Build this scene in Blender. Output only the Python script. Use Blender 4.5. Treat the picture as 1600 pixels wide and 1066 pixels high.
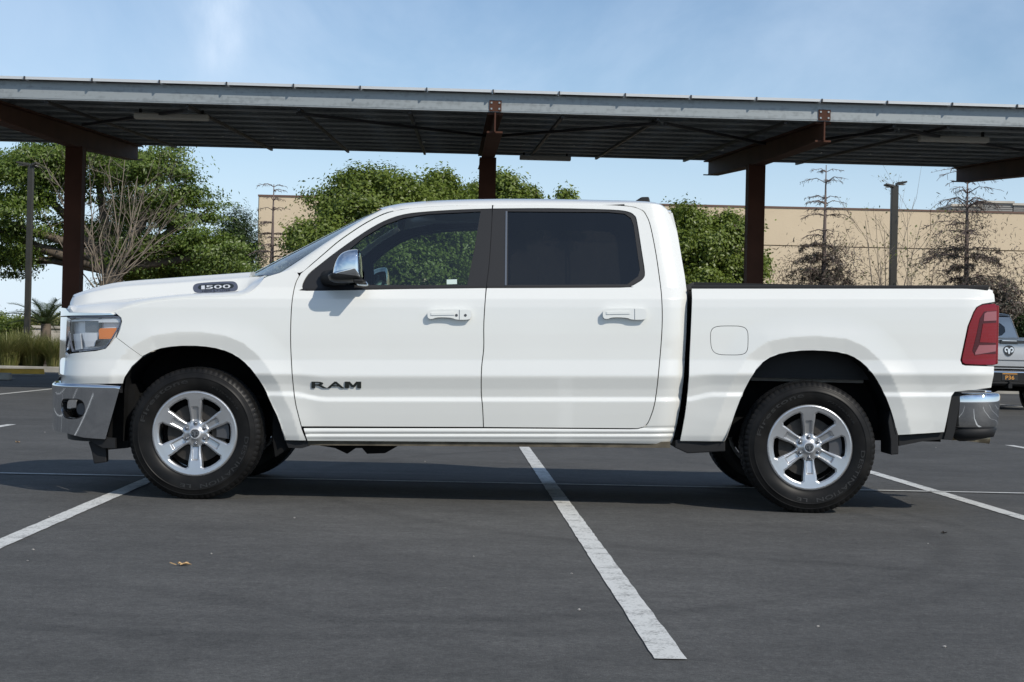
import bpy, bmesh, math, random
import numpy as np
from mathutils import Vector, Matrix, geometry
for o in list(bpy.data.objects): bpy.data.objects.remove(o)
SC = bpy.context.scene
COL = SC.collection
rad = math.radians

# ------------------------------------------------------------------ camera
F = 2500.0; CX = 800.0; CY = 533.0            # focal length and centre in pixels of the 1600 x 1066 photograph
H = 0.94                                       # camera height
PITCH, ROLL = rad(0.29), rad(1.3)
RM = Matrix.Rotation(math.pi/2 + PITCH, 3, 'X') @ Matrix.Rotation(ROLL, 3, 'Z')
cam = bpy.data.cameras.new('camera'); cam.sensor_width = 36.0; cam.lens = F*36.0/1600.0
cam.clip_start = 0.1; cam.clip_end = 3000
camo = bpy.data.objects.new('camera', cam); COL.objects.link(camo)
camo.matrix_world = Matrix.Translation((0, 0, H)) @ RM.to_4x4()
SC.camera = camo
# ------------------------------------------------------------------ light
SUN_DIR = Vector((-0.80, 0.90, -1.0)).normalized()     # the way the light travels
sun = bpy.data.lights.new('sun', 'SUN'); sun.energy = 3.25; sun.angle = rad(0.53); sun.color = (1.0, 0.94, 0.845)
suno = bpy.data.objects.new('sun', sun); COL.objects.link(suno)
suno.rotation_euler = SUN_DIR.to_track_quat('-Z', 'Y').to_euler(); suno.location = (8, -9, 20)
world = bpy.data.worlds.new('World'); SC.world = world; world.use_nodes = True
SC.view_settings.view_transform = 'Standard'; SC.view_settings.look = 'None'
SC.view_settings.exposure = 0.09; SC.view_settings.gamma = 1.0; SC.view_settings.use_curve_mapping = False
SC.render.engine = 'CYCLES'
SC.cycles.use_denoising = True
SC.cycles.max_bounces = 10; SC.cycles.transparent_max_bounces = 12
SC.cycles.sample_clamp_indirect = 6.0
try: SC.cycles.denoiser = 'OPENIMAGEDENOISE'
except Exception: pass

def build_world():
    nt = world.node_tree; N = nt.nodes; L = nt.links
    for n in list(N): N.remove(n)
    out = N.new('ShaderNodeOutputWorld'); bg = N.new('ShaderNodeBackground'); L.new(bg.outputs[0], out.inputs[0])
    bg.inputs[1].default_value = 0.11
    sky = N.new('ShaderNodeTexSky'); sky.sky_type = 'NISHITA'; sky.sun_disc = False
    d = -SUN_DIR
    sky.sun_elevation = math.asin(d.z); sky.sun_rotation = math.atan2(d.x, d.y)
    sky.altitude = 0; sky.air_density = 1.0; sky.dust_density = 0.2; sky.ozone_density = 3.0
    tc = N.new('ShaderNodeTexCoord'); sep = N.new('ShaderNodeSeparateXYZ'); L.new(tc.outputs['Generated'], sep.inputs[0])
    def math_(op, a, b=None, clamp=False):
        m = N.new('ShaderNodeMath'); m.operation = op; m.use_clamp = clamp
        for i, v in enumerate((a, b)):
            if v is None: continue
            if isinstance(v, (int, float)): m.inputs[i].default_value = v
            else: L.new(v, m.inputs[i])
        return m.outputs[0]
    # high thin cloud on a plane far above: direction divided by its height
    zz = math_('MAXIMUM', sep.outputs[2], 0.02); zz = math_('ADD', zz, 0.06)
    cx = math_('DIVIDE', sep.outputs[0], zz); cy = math_('DIVIDE', sep.outputs[1], zz)
    comb = N.new('ShaderNodeCombineXYZ'); L.new(cx, comb.inputs[0]); L.new(cy, comb.inputs[1])
    mp = N.new('ShaderNodeMapping'); L.new(comb.outputs[0], mp.inputs[0])
    mp.inputs['Rotation'].default_value = (0, 0, 0.5); mp.inputs['Scale'].default_value = (0.8, 0.28, 1)
    n1 = N.new('ShaderNodeTexNoise'); L.new(mp.outputs[0], n1.inputs['Vector'])
    n1.inputs['Scale'].default_value = 1.1; n1.inputs['Detail'].default_value = 9; n1.inputs['Roughness'].default_value = 0.58; n1.inputs['Distortion'].default_value = 0.5
    r1 = N.new('ShaderNodeMapRange'); r1.interpolation_type = 'SMOOTHSTEP'; L.new(n1.outputs[0], r1.inputs[0])
    r1.inputs[1].default_value = 0.38; r1.inputs[2].default_value = 0.74; r1.inputs[3].default_value = 0.02; r1.inputs[4].default_value = 0.52
    # one upright wisp of cirrus
    yy = math_('MAXIMUM', sep.outputs[1], 0.05)
    ux = math_('DIVIDE', sep.outputs[0], yy); uz = math_('DIVIDE', sep.outputs[2], yy)
    n2 = N.new('ShaderNodeTexNoise'); L.new(tc.outputs['Generated'], n2.inputs['Vector'])
    n2.inputs['Scale'].default_value = 26; n2.inputs['Detail'].default_value = 5
    wob = math_('MULTIPLY', math_('SUBTRACT', n2.outputs[0], 0.5), 0.022)
    bend = math_('MULTIPLY', math_('SUBTRACT', uz, 0.19), 0.10)
    dx = math_('SUBTRACT', math_('SUBTRACT', math_('ADD', ux, wob), bend), -0.187)
    g = math_('EXPONENT', math_('MULTIPLY', math_('MULTIPLY', dx, dx), -2900))
    r2 = N.new('ShaderNodeMapRange'); r2.interpolation_type = 'SMOOTHSTEP'; L.new(uz, r2.inputs[0])
    r2.inputs[1].default_value = 0.145; r2.inputs[2].default_value = 0.19; r2.inputs[3].default_value = 0; r2.inputs[4].default_value = 1
    r3 = N.new('ShaderNodeMapRange'); r3.interpolation_type = 'SMOOTHSTEP'; L.new(uz, r3.inputs[0])
    r3.inputs[1].default_value = 0.21; r3.inputs[2].default_value = 0.29; r3.inputs[3].default_value = 1; r3.inputs[4].default_value = 0
    mp2 = N.new('ShaderNodeMapping'); mp2.inputs['Scale'].default_value = (60, 60, 18); mp2.inputs['Rotation'].default_value = (0, .35, 0); L.new(tc.outputs['Generated'], mp2.inputs[0])
    n3 = N.new('ShaderNodeTexNoise'); n3.inputs['Scale'].default_value = 1; n3.inputs['Detail'].default_value = 7; n3.inputs['Roughness'].default_value = .6; L.new(mp2.outputs[0], n3.inputs['Vector'])
    r4 = N.new('ShaderNodeMapRange'); L.new(n3.outputs[0], r4.inputs[0]); r4.inputs[1].default_value = .32; r4.inputs[2].default_value = .66; r4.inputs[3].default_value = .35; r4.inputs[4].default_value = 1.15
    g = math_('MULTIPLY', g, r4.outputs[0])
    w = math_('MULTIPLY', math_('MULTIPLY', g, r2.outputs[0]), math_('MULTIPLY', r3.outputs[0], 0.46))
    hz = N.new('ShaderNodeMapRange'); hz.interpolation_type = 'SMOOTHSTEP'; L.new(sep.outputs[2], hz.inputs[0])
    hz.inputs[1].default_value = -.02; hz.inputs[2].default_value = .20; hz.inputs[3].default_value = .85; hz.inputs[4].default_value = 0
    fac = math_('ADD', math_('MAXIMUM', r1.outputs[0], hz.outputs[0]), w, True)
    mix = N.new('ShaderNodeMix'); mix.data_type = 'RGBA'; L.new(fac, mix.inputs[0]); L.new(sky.outputs[0], mix.inputs[6])
    mix.inputs[7].default_value = (5.9, 7.2, 8.9, 1)
    L.new(mix.outputs[2], bg.inputs[0])
build_world()

# ------------------------------------------------------------------ measuring helpers (photograph pixels to places in the lot)
def ray(px, py): return RM @ Vector(((px-CX)/F, (CY-py)/F, -1.0))
def at(px, py, Y):
    d = ray(px, py); t = Y/d.y
    return Vector((d.x*t, Y, H + d.z*t))
def ground(px, py):
    d = ray(px, py); t = -H/d.z
    return Vector((d.x*t, d.y*t, 0))
RMn = np.array(RM)
def unproj(P, Y):
    P = np.asarray(P, float); c = np.stack([(P[:,0]-CX)/F, (CY-P[:,1])/F, -np.ones(len(P))], 1)
    d = c @ RMn.T; t = Y/d[:,1]
    return d[:,0]*t, H + d[:,2]*t
def proj(x, y, z):
    q = np.stack([np.asarray(x,float), np.asarray(y,float)+0*np.asarray(x,float), np.asarray(z,float)-H+0*np.asarray(x,float)], -1) @ RMn
    return CX + F*q[...,0]/-q[...,2], CY - F*q[...,1]/-q[...,2]
VPX = 712.0
LOT = -math.atan((VPX-CX)/F)                   # turn of the stall grid against the view
RV = Vector((math.cos(LOT), math.sin(LOT), 0)); SV = Vector((-math.sin(LOT), math.cos(LOT), 0))
def lot(r, s, z=0): return RV*r + SV*s + Vector((0,0,z))

# ------------------------------------------------------------------ materials
MATS = {}
def newmat(name):
    m = bpy.data.materials.new(name); m.use_nodes = True; MATS[name] = m
    return m, m.node_tree.nodes, m.node_tree.links, m.node_tree.nodes['Principled BSDF']
def plain(name, col, rough=0.5, metal=0.0, coat=0.0, spec=0.5, bump=0.0, bscale=200.0, var=0.0, vscale=3.0, aniso=None):
    m, N, L, P = newmat(name)
    P.inputs['Base Color'].default_value = (*col, 1); P.inputs['Roughness'].default_value = rough; P.inputs['Metallic'].default_value = metal
    P.inputs['Coat Weight'].default_value = coat; P.inputs['Coat Roughness'].default_value = 0.03; P.inputs['Coat IOR'].default_value = 1.65; P.inputs['Specular IOR Level'].default_value = spec
    tc = N.new('ShaderNodeTexCoord')
    if var:
        n = N.new('ShaderNodeTexNoise'); n.inputs['Scale'].default_value = vscale; n.inputs['Detail'].default_value = 6; L.new(tc.outputs['Object'], n.inputs['Vector'])
        r = N.new('ShaderNodeMapRange'); L.new(n.outputs[0], r.inputs[0]); r.inputs[1].default_value = .3; r.inputs[2].default_value = .7
        r.inputs[3].default_value = 1-var; r.inputs[4].default_value = 1+var
        mx = N.new('ShaderNodeMix'); mx.data_type = 'RGBA'; mx.blend_type = 'MULTIPLY'; mx.inputs[0].default_value = 1
        mx.inputs[6].default_value = (*col, 1); L.new(r.outputs[0], mx.inputs[7]); L.new(mx.outputs[2], P.inputs['Base Color'])
    if bump:
        n = N.new('ShaderNodeTexNoise'); n.inputs['Scale'].default_value = bscale; n.inputs['Detail'].default_value = 3; L.new(tc.outputs['Object'], n.inputs['Vector'])
        b = N.new('ShaderNodeBump'); b.inputs['Strength'].default_value = bump; b.inputs['Distance'].default_value = 0.002
        L.new(n.outputs[0], b.inputs['Height']); L.new(b.outputs[0], P.inputs['Normal'])
    return m
plain('white_paint', (0.765, 0.765, 0.72), 0.35, 0, 1.0, 0.4, bump=0.02, bscale=900, var=0.012, vscale=1.5)
plain('silver_paint', (0.52, 0.53, 0.54), 0.38, 0.35, 1.0)
plain('chrome', (0.78, 0.79, 0.80), 0.035, 1.0)
plain('alloy', (0.52, 0.525, 0.53), 0.30, 0.75, 0.2, var=0.03, vscale=9)
plain('alloy_dark', (0.10, 0.10, 0.105), 0.45, 0.6)
plain('brake_iron', (0.055, 0.05, 0.045), 0.55, 0.7, var=.2, vscale=20)
plain('black_gloss', (0.012, 0.012, 0.013), 0.12, 0, 0.5)
plain('black_trim', (0.019, 0.019, 0.020), 0.42, spec=.35, bump=.1, bscale=600)
plain('black_plastic', (0.014, 0.014, 0.0145), 0.6, spec=.3, bump=.15, bscale=500)
plain('liner', (0.012, 0.012, 0.012), 0.95, spec=.05, var=.3, vscale=6)
plain('grey_liner', (0.34, 0.34, 0.33), 0.8, var=.25, vscale=5)
plain('dusty', (0.10, 0.085, 0.06), 0.9, var=.5, vscale=9)
plain('interior', (0.035, 0.036, 0.038), 0.8)
plain('seat_cloth', (0.05, 0.05, 0.052), 0.85)
plain('rubber_letter', (.015,.015,.0145), .55)
plain('headliner', (0.30, 0.30, 0.29), 0.9)
plain('exhaust_metal', (0.42, 0.36, 0.26), 0.3, 0.9, var=.2, vscale=12)
plain('lamp_silver', (0.66, 0.67, 0.69), 0.22, 0.35)
plain('lamp_bright', (0.78, 0.79, 0.80), 0.2, 0.15)
plain('lamp_grey', (0.20, 0.21, 0.225), 0.2, 0.6)
plain('letter_black', (0.018, 0.022, 0.02), 0.3, 0, .4)
plain('badge_grey', (0.20, 0.21, 0.25), 0.3, 0.7)
plain('letter_white', (0.72, 0.73, 0.74), 0.3, 0.3)
plain('sticker', (0.55, 0.66, 0.60), 0.5)
plain('plate_black', (0.02, 0.02, 0.02), 0.5)
plain('plate_orange', (0.60, 0.28, 0.05), 0.5)
plain('steel_brown', (0.078, 0.033, 0.020), 0.7, spec=.2, var=.22, vscale=1.4, bump=.06, bscale=60)
plain('module_frame', (0.70, 0.71, 0.70), 0.4, 0.3)
plain('module_back', (0.085, 0.09, 0.10), 0.6, var=.12, vscale=.8)
plain('module_glass', (0.012, 0.016, 0.035), 0.08, 0, 1.0)
plain('brace_dark', (0.035, 0.036, 0.038), 0.6)
plain('fixture', (0.50, 0.48, 0.42), 0.45)
plain('pole_paint', (0.034, 0.032, 0.025), 0.5, var=.15, vscale=4)
plain('concrete', (0.34, 0.32, 0.28), 0.9, var=.22, vscale=2.5, bump=.2, bscale=40)
plain('yellow_paint', (0.62, 0.36, 0.05), 0.7, var=.2, vscale=4)
plain('mulch', (0.11, 0.085, 0.055), 0.95, var=.35, vscale=1.2, bump=.6, bscale=25)
plain('far_ground', (0.16, 0.15, 0.11), 0.95, var=.2, vscale=.1)
plain('coping', (0.15, 0.085, 0.06), 0.6)
plain('screen_metal', (0.26, 0.25, 0.23), 0.6)
plain('bark', (0.12, 0.095, 0.07), 0.95, var=.35, vscale=3, bump=.5, bscale=30)
plain('bare_twig', (0.25, 0.205, 0.155), 0.9, var=.2, vscale=1.5)
plain('dead_twig', (0.15, 0.115, 0.10), 0.9, var=.25, vscale=1.5)
plain('dry_leaf', (0.50, 0.33, 0.16), 0.8)
plain('dark_leaf', (0.03, 0.025, 0.02), 0.8)
plain('pebble', (0.36, 0.34, 0.31), 0.9)
plain('garden_wall', (0.50, 0.46, 0.39), 0.9, var=.12, vscale=.8, bump=.2, bscale=20)
def stucco():
    m, N, L, P = newmat('stucco'); tc = N.new('ShaderNodeTexCoord')
    n = N.new('ShaderNodeTexNoise'); n.inputs['Scale'].default_value = .35; n.inputs['Detail'].default_value = 8; L.new(tc.outputs['Object'], n.inputs['Vector'])
    cr = N.new('ShaderNodeValToRGB'); L.new(n.outputs[0], cr.inputs[0])
    cr.color_ramp.elements[0].position = .3; cr.color_ramp.elements[0].color = (.62, .50, .345, 1)
    cr.color_ramp.elements[1].position = .7; cr.color_ramp.elements[1].color = (.70, .57, .40, 1)
    L.new(cr.outputs[0], P.inputs['Base Color']); P.inputs['Roughness'].default_value = .95
    n2 = N.new('ShaderNodeTexNoise'); n2.inputs['Scale'].default_value = 12; L.new(tc.outputs['Object'], n2.inputs['Vector'])
    b = N.new('ShaderNodeBump'); b.inputs['Strength'].default_value = .3; b.inputs['Distance'].default_value = .02; L.new(n2.outputs[0], b.inputs['Height']); L.new(b.outputs[0], P.inputs['Normal'])
stucco()
def galvanised():
    m, N, L, P = newmat('galvanised'); tc = N.new('ShaderNodeTexCoord')
    v = N.new('ShaderNodeTexNoise'); v.inputs['Scale'].default_value = 14; v.inputs['Detail'].default_value = 5; L.new(tc.outputs['Object'], v.inputs['Vector'])
    mp = N.new('ShaderNodeMapping'); mp.inputs['Scale'].default_value = (.35, .35, 8); L.new(tc.outputs['Object'], mp.inputs[0])
    v2 = N.new('ShaderNodeTexNoise'); v2.inputs['Scale'].default_value = 3; v2.inputs['Detail'].default_value = 4; L.new(mp.outputs[0], v2.inputs['Vector'])
    ad = N.new('ShaderNodeMath'); ad.operation = 'ADD'; L.new(v.outputs[0], ad.inputs[0]); L.new(v2.outputs[0], ad.inputs[1])
    cr = N.new('ShaderNodeValToRGB'); L.new(ad.outputs[0], cr.inputs[0])
    cr.color_ramp.elements[0].position = .75; cr.color_ramp.elements[0].color = (.26, .28, .28, 1)
    cr.color_ramp.elements[1].position = 1.25; cr.color_ramp.elements[1].color = (.34, .365, .365, 1)
    L.new(cr.outputs[0], P.inputs['Base Color']); P.inputs['Roughness'].default_value = .5; P.inputs['Metallic'].default_value = .35
galvanised()
def rubber():
    m, N, L, P = newmat('rubber'); tc = N.new('ShaderNodeTexCoord')
    n = N.new('ShaderNodeTexNoise'); n.inputs['Scale'].default_value = 7; n.inputs['Detail'].default_value = 7; L.new(tc.outputs['Object'], n.inputs['Vector'])
    cr = N.new('ShaderNodeValToRGB'); L.new(n.outputs[0], cr.inputs[0])
    cr.color_ramp.elements[0].position = .4; cr.color_ramp.elements[0].color = (.008, .008, .008, 1)
    cr.color_ramp.elements[1].position = .75; cr.color_ramp.elements[1].color = (.020, .019, .018, 1)
    L.new(cr.outputs[0], P.inputs['Base Color']); P.inputs['Roughness'].default_value = .40; P.inputs['Specular IOR Level'].default_value = .14
rubber()
def glass(name, tint, refl_rough=0.01, density=1.0):
    m, N, L, P = newmat(name); N.remove(P); out = N['Material Output']
    t = N.new('ShaderNodeBsdfTransparent'); t.inputs[0].default_value = (*tint, 1)
    g = N.new('ShaderNodeBsdfGlossy'); g.inputs['Roughness'].default_value = refl_rough; g.inputs[0].default_value = (1, 1, 1, 1)
    fr = N.new('ShaderNodeLayerWeight'); fr.inputs[0].default_value = .5          # thin pane: the same from both faces
    p5 = N.new('ShaderNodeMath'); p5.operation = 'POWER'; p5.inputs[1].default_value = 5; L.new(fr.outputs['Facing'], p5.inputs[0])
    ma = N.new('ShaderNodeMath'); ma.operation = 'MULTIPLY_ADD'; ma.inputs[1].default_value = .94; ma.inputs[2].default_value = .055; L.new(p5.outputs[0], ma.inputs[0])
    mx = N.new('ShaderNodeMixShader'); L.new(ma.outputs[0], mx.inputs[0]); L.new(t.outputs[0], mx.inputs[1]); L.new(g.outputs[0], mx.inputs[2])
    L.new(mx.outputs[0], out.inputs[0])
glass('door_glass', (0.66, 0.76, 0.70)); glass('privacy_glass', (0.10, 0.105, 0.11)); glass('clear_lens', (0.93, 0.94, 0.95)); glass('windscreen_glass', (0.55, 0.63, 0.62))
def lens(name, col, rough=.08):
    m, N, L, P = newmat(name)
    P.inputs['Base Color'].default_value = (*col, 1); P.inputs['Roughness'].default_value = rough; P.inputs['Coat Weight'].default_value = .5; P.inputs['Specular IOR Level'].default_value = .3
    tc = N.new('ShaderNodeTexCoord'); w = N.new('ShaderNodeTexWave'); w.inputs['Scale'].default_value = 35; w.bands_direction = 'Z'; L.new(tc.outputs['Object'], w.inputs['Vector'])
    b = N.new('ShaderNodeBump'); b.inputs['Strength'].default_value = .15; b.inputs['Distance'].default_value = .002; L.new(w.outputs[1], b.inputs['Height']); L.new(b.outputs[0], P.inputs['Normal'])
lens('lens_red', (.20, .002, .006)); lens('lens_red_deep', (.06, .001, .003)); lens('lens_pink', (.30, .10, .11)); lens('lens_amber', (.72, .20, .02))

def leafmat(name, cols, trans=.35):
    m, N, L, P = newmat(name); N.remove(P); out = N['Material Output']
    gm = N.new('ShaderNodeNewGeometry'); cr = N.new('ShaderNodeValToRGB'); L.new(gm.outputs['Random Per Island'], cr.inputs[0])
    els = cr.color_ramp.elements
    while len(els) < len(cols): els.new(.5)
    for i, c in enumerate(cols): els[i].position = i/(len(cols)-1); els[i].color = (*c, 1)
    d = N.new('ShaderNodeBsdfDiffuse'); t = N.new('ShaderNodeBsdfTranslucent'); g = N.new('ShaderNodeBsdfGlossy'); g.inputs['Roughness'].default_value = .45
    L.new(cr.outputs[0], d.inputs[0]); L.new(cr.outputs[0], t.inputs[0])
    mx = N.new('ShaderNodeMixShader'); mx.inputs[0].default_value = trans; L.new(d.outputs[0], mx.inputs[1]); L.new(t.outputs[0], mx.inputs[2])
    m2 = N.new('ShaderNodeMixShader'); m2.inputs[0].default_value = .04; L.new(mx.outputs[0], m2.inputs[1]); L.new(g.outputs[0], m2.inputs[2])
    L.new(m2.outputs[0], out.inputs[0])
leafmat('leaf_mid', [(.115, .165, .02), (.165, .22, .032), (.215, .27, .055)])
leafmat('leaf_deep', [(.085, .14, .018), (.13, .195, .03), (.18, .235, .045)])
leafmat('leaf_dark', [(.03, .055, .016), (.05, .085, .024)])
leafmat('leaf_dead', [(.17, .12, .10), (.12, .095, .075), (.06, .07, .04)], .2)
leafmat('leaf_grass', [(.15, .18, .045), (.22, .23, .075), (.30, .27, .11)])
leafmat('leaf_palm', [(.06, .095, .03), (.10, .13, .05)])
leafmat('leaf_sparse', [(.16, .20, .05), (.22, .20, .08)])

def asphalt():
    m, N, L, P = newmat('asphalt'); tc = N.new('ShaderNodeTexCoord'); ob = tc.outputs['Object']
    def noise(scale, det=6, rough=.6, vec=None):
        n = N.new('ShaderNodeTexNoise'); n.inputs['Scale'].default_value = scale; n.inputs['Detail'].default_value = det; n.inputs['Roughness'].default_value = rough
        L.new(vec or ob, n.inputs['Vector']); return n.outputs[0]
    def mth(op, a, b=None, clamp=False):
        q = N.new('ShaderNodeMath'); q.operation = op; q.use_clamp = clamp
        for i, v in enumerate((a, b)):
            if v is None: continue
            if isinstance(v, (int, float)): q.inputs[i].default_value = v
            else: L.new(v, q.inputs[i])
        return q.outputs[0]
    def mr(v, a, b, c, d, smooth=False):
        q = N.new('ShaderNodeMapRange'); L.new(v, q.inputs[0])
        if smooth: q.interpolation_type = 'SMOOTHSTEP'
        for i, x in enumerate((a, b, c, d)): q.inputs[i+1].default_value = x
        return q.outputs[0]
    big = mr(noise(.45), .3, .7, .80, 1.18)
    mp = N.new('ShaderNodeMapping'); mp.inputs['Scale'].default_value = (.8, 1.15, 1); mp.inputs['Rotation'].default_value = (0, 0, .35); L.new(ob, mp.inputs[0])
    streak = mr(noise(2.2, 8, .65, mp.outputs[0]), .33, .68, .86, 1.15)
    fine = mth('MULTIPLY', mr(noise(48, 6, .75), .33, .67, .70, 1.30), mr(noise(14, 4, .6), .33, .67, .86, 1.14))
    grit = mth('MULTIPLY', mr(noise(170, 2, .6), .58, .72, 1.0, 1.9), mr(noise(120, 2, .6), .28, .42, .5, 1.0))
    tot = mth('MULTIPLY', mth('MULTIPLY', big, streak), mth('MULTIPLY', fine, grit))
    # tyre scuffs: bent dark tracks left by turning cars
    sp = N.new('ShaderNodeSeparateXYZ'); L.new(ob, sp.inputs[0])
    wob = mth('MULTIPLY', mth('SUBTRACT', noise(1.2, 3), .5), .10)
    patch = mr(noise(1.7, 5), .36, .62, .25, 1.0)
    for cx, cy, R, wd, k in ((-.9, 8.6, 3.15, .085, .22), (-.9, 8.6, 3.45, .07, .18), (-3.5, 2.2, 4.4, .10, .14), (3.2, 11.5, 4.6, .08, .22), (6.5, 15.5, 5.2, .1, .15), (-8, 26, 9, .14, .12)):
        ax = mth('SUBTRACT', sp.outputs[0], cx); ay = mth('SUBTRACT', sp.outputs[1], cy)
        dd = mth('ADD', mth('SQRT', mth('ADD', mth('MULTIPLY', ax, ax), mth('MULTIPLY', ay, ay))), wob)
        e = mth('DIVIDE', mth('ABSOLUTE', mth('SUBTRACT', dd, R)), wd)
        tot = mth('MULTIPLY', tot, mth('SUBTRACT', 1, mth('MULTIPLY', mth('MULTIPLY', mr(e, .2, 1.3, 1, 0, True), patch), k)))
    mx = N.new('ShaderNodeMix'); mx.data_type = 'RGBA'; mx.blend_type = 'MULTIPLY'; mx.inputs[0].default_value = 1
    mx.inputs[6].default_value = (.080, .0785, .0735, 1); L.new(tot, mx.inputs[7]); L.new(mx.outputs[2], P.inputs['Base Color'])
    P.inputs['Roughness'].default_value = .85; P.inputs['Specular IOR Level'].default_value = .35
    b = N.new('ShaderNodeBump'); b.inputs['Strength'].default_value = .55; b.inputs['Distance'].default_value = .004
    L.new(mth('ADD', noise(150, 3, .7), mth('MULTIPLY', noise(30, 3), .5)), b.inputs['Height']); L.new(b.outputs[0], P.inputs['Normal'])
asphalt()
def linepaint():
    m, N, L, P = newmat('line_paint'); tc = N.new('ShaderNodeTexCoord')
    n = N.new('ShaderNodeTexNoise'); n.inputs['Scale'].default_value = 9; n.inputs['Detail'].default_value = 9; n.inputs['Roughness'].default_value = .72; L.new(tc.outputs['Object'], n.inputs['Vector'])
    n3 = N.new('ShaderNodeTexNoise'); n3.inputs['Scale'].default_value = 90; n3.inputs['Detail'].default_value = 4; n3.inputs['Roughness'].default_value = .7; L.new(tc.outputs['Object'], n3.inputs['Vector'])
    ad = N.new('ShaderNodeMath'); ad.operation = 'ADD'; L.new(n.outputs[0], ad.inputs[0]); L.new(n3.outputs[0], ad.inputs[1])
    cr = N.new('ShaderNodeValToRGB'); L.new(ad.outputs[0], cr.inputs[0]); e = cr.color_ramp.elements
    e[0].position = .78; e[0].color = (.20, .20, .185, 1); e[1].position = 1.0; e[1].color = (.62, .62, .585, 1)
    L.new(cr.outputs[0], P.inputs['Base Color']); P.inputs['Roughness'].default_value = .8
    b = N.new('ShaderNodeBump'); b.inputs['Strength'].default_value = .5; b.inputs['Distance'].default_value = .003; L.new(n3.outputs[0], b.inputs['Height']); L.new(b.outputs[0], P.inputs['Normal'])
linepaint()

# ------------------------------------------------------------------ mesh helpers
def link(name, me, mat, parent=None, smooth=False):
    if mat: me.materials.append(MATS[mat])
    if smooth and len(me.polygons): me.polygons.foreach_set('use_smooth', [True]*len(me.polygons))
    o = bpy.data.objects.new(name, me); COL.objects.link(o)
    if parent: o.parent = parent
    return o
def empty(name, loc=(0,0,0), rz=0):
    o = bpy.data.objects.new(name, None); COL.objects.link(o); o.location = loc; o.rotation_euler = (0,0,rz); o.empty_display_size = .2
    return o
def tag(o, label=None, cat=None, group=None, kind=None):
    if label: o['label'] = label
    if cat: o['category'] = cat
    if group: o['group'] = group
    if kind: o['kind'] = kind
    return o
class MB:
    def __init__(s): s.v = []; s.f = []
    def add(s, v, f):
        n = len(s.v); s.v += [tuple(p) for p in v]; s.f += [tuple(i+n for i in q) for q in f]; return s
    def box(s, lo, hi):
        x0,y0,z0 = lo; x1,y1,z1 = hi
        return s.add([(x0,y0,z0),(x1,y0,z0),(x1,y1,z0),(x0,y1,z0),(x0,y0,z1),(x1,y0,z1),(x1,y1,z1),(x0,y1,z1)],
              [(0,3,2,1),(4,5,6,7),(0,1,5,4),(1,2,6,5),(2,3,7,6),(3,0,4,7)])
    def bar(s, a, b, w, h, up=(0,0,1)):                     # box along a line, w across, h along up
        a = Vector(a); b = Vector(b); d = (b-a).normalized(); u = Vector(up); r = d.cross(u).normalized(); u = r.cross(d)
        vs = [p + r*(sx*w/2) + u*(sz*h/2) for p in (a,b) for sx,sz in ((-1,-1),(1,-1),(1,1),(-1,1))]
        return s.add(vs, [(0,1,2,3),(7,6,5,4),(0,4,5,1),(1,5,6,2),(2,6,7,3),(3,7,4,0)])
    def tube(s, pts, rs, n=6, cap=True):
        pts = [Vector(p) for p in pts]; rings = []
        base = len(s.v)
        for i, p in enumerate(pts):
            d = (pts[min(i+1,len(pts)-1)] - pts[max(i-1,0)]).normalized()
            u = d.orthogonal().normalized() if i == 0 else (u - d*u.dot(d)).normalized()
            w = d.cross(u); r = rs[i] if hasattr(rs,'__len__') else rs
            for k in range(n):
                a = 2*math.pi*k/n; s.v.append(tuple(p + (u*math.cos(a) + w*math.sin(a))*r))
        for i in range(len(pts)-1):
            for k in range(n):
                a = base+i*n+k; b = base+i*n+(k+1)%n; s.f.append((a, b, b+n, a+n))
        if cap:
            s.f.append(tuple(base+k for k in reversed(range(n)))); s.f.append(tuple(base+(len(pts)-1)*n+k for k in range(n)))
        return s
    def lathe(s, prof, n=48, axis_y=True, closed=False):      # prof: (radius, y)
        base = len(s.v)
        for r, y in prof:
            for k in range(n):
                a = 2*math.pi*k/n; s.v.append((r*math.cos(a), y, r*math.sin(a)))
        m = len(prof)
        for i in range(m if closed else m-1):
            j = (i+1) % m
            for k in range(n):
                a = base+i*n+k; b = base+i*n+(k+1)%n; c = base+j*n+(k+1)%n; d = base+j*n+k
                s.f.append((a, d, c, b))
        return s
    def prism(s, poly, y0, y1):                              # poly in x,z ; extruded along y
        n = len(poly); s_ = [(x,y0,z) for x,z in poly] + [(x,y1,z) for x,z in poly]
        return s.add(s_, [tuple(range(n)), tuple(range(2*n-1,n-1,-1))] + [(i,i+n,(i+1)%n+n,(i+1)%n) for i in range(n)])
    def grid(s, P):                                          # P: rows of points
        base = len(s.v); m = len(P); n = len(P[0])
        for row in P: s.v += [tuple(p) for p in row]
        for i in range(m-1):
            for j in range(n-1):
                a = base+i*n+j; s.f.append((a, a+1, a+n+1, a+n))
        return s
    def mesh(s, name):
        me = bpy.data.meshes.new(name); me.from_pydata(s.v, [], s.f); me.update(); return me
    def build(s, name, mat, parent=None, smooth=False, fix=True, auto=None, bevel=0):
        me = s.mesh(name)
        if fix or bevel:
            bm = bmesh.new(); bm.from_mesh(me)
            if fix: bmesh.ops.recalc_face_normals(bm, faces=bm.faces)
            if bevel: bmesh.ops.bevel(bm, geom=list(bm.edges), offset=bevel, segments=2, affect='EDGES', profile=.5, clamp_overlap=True)
            bm.to_mesh(me); bm.free()
        o = link(name, me, mat, parent, smooth or auto is not None)
        if auto is not None:
            sharp(me, auto)
        return o
def sharp(me, deg):
    bm = bmesh.new(); bm.from_mesh(me); c = rad(deg)
    for e in bm.edges:
        if len(e.link_faces) == 2 and e.calc_face_angle(0) > c: e.smooth = False
        elif len(e.link_faces) != 2: e.smooth = False
    bm.to_mesh(me); bm.free()
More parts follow.
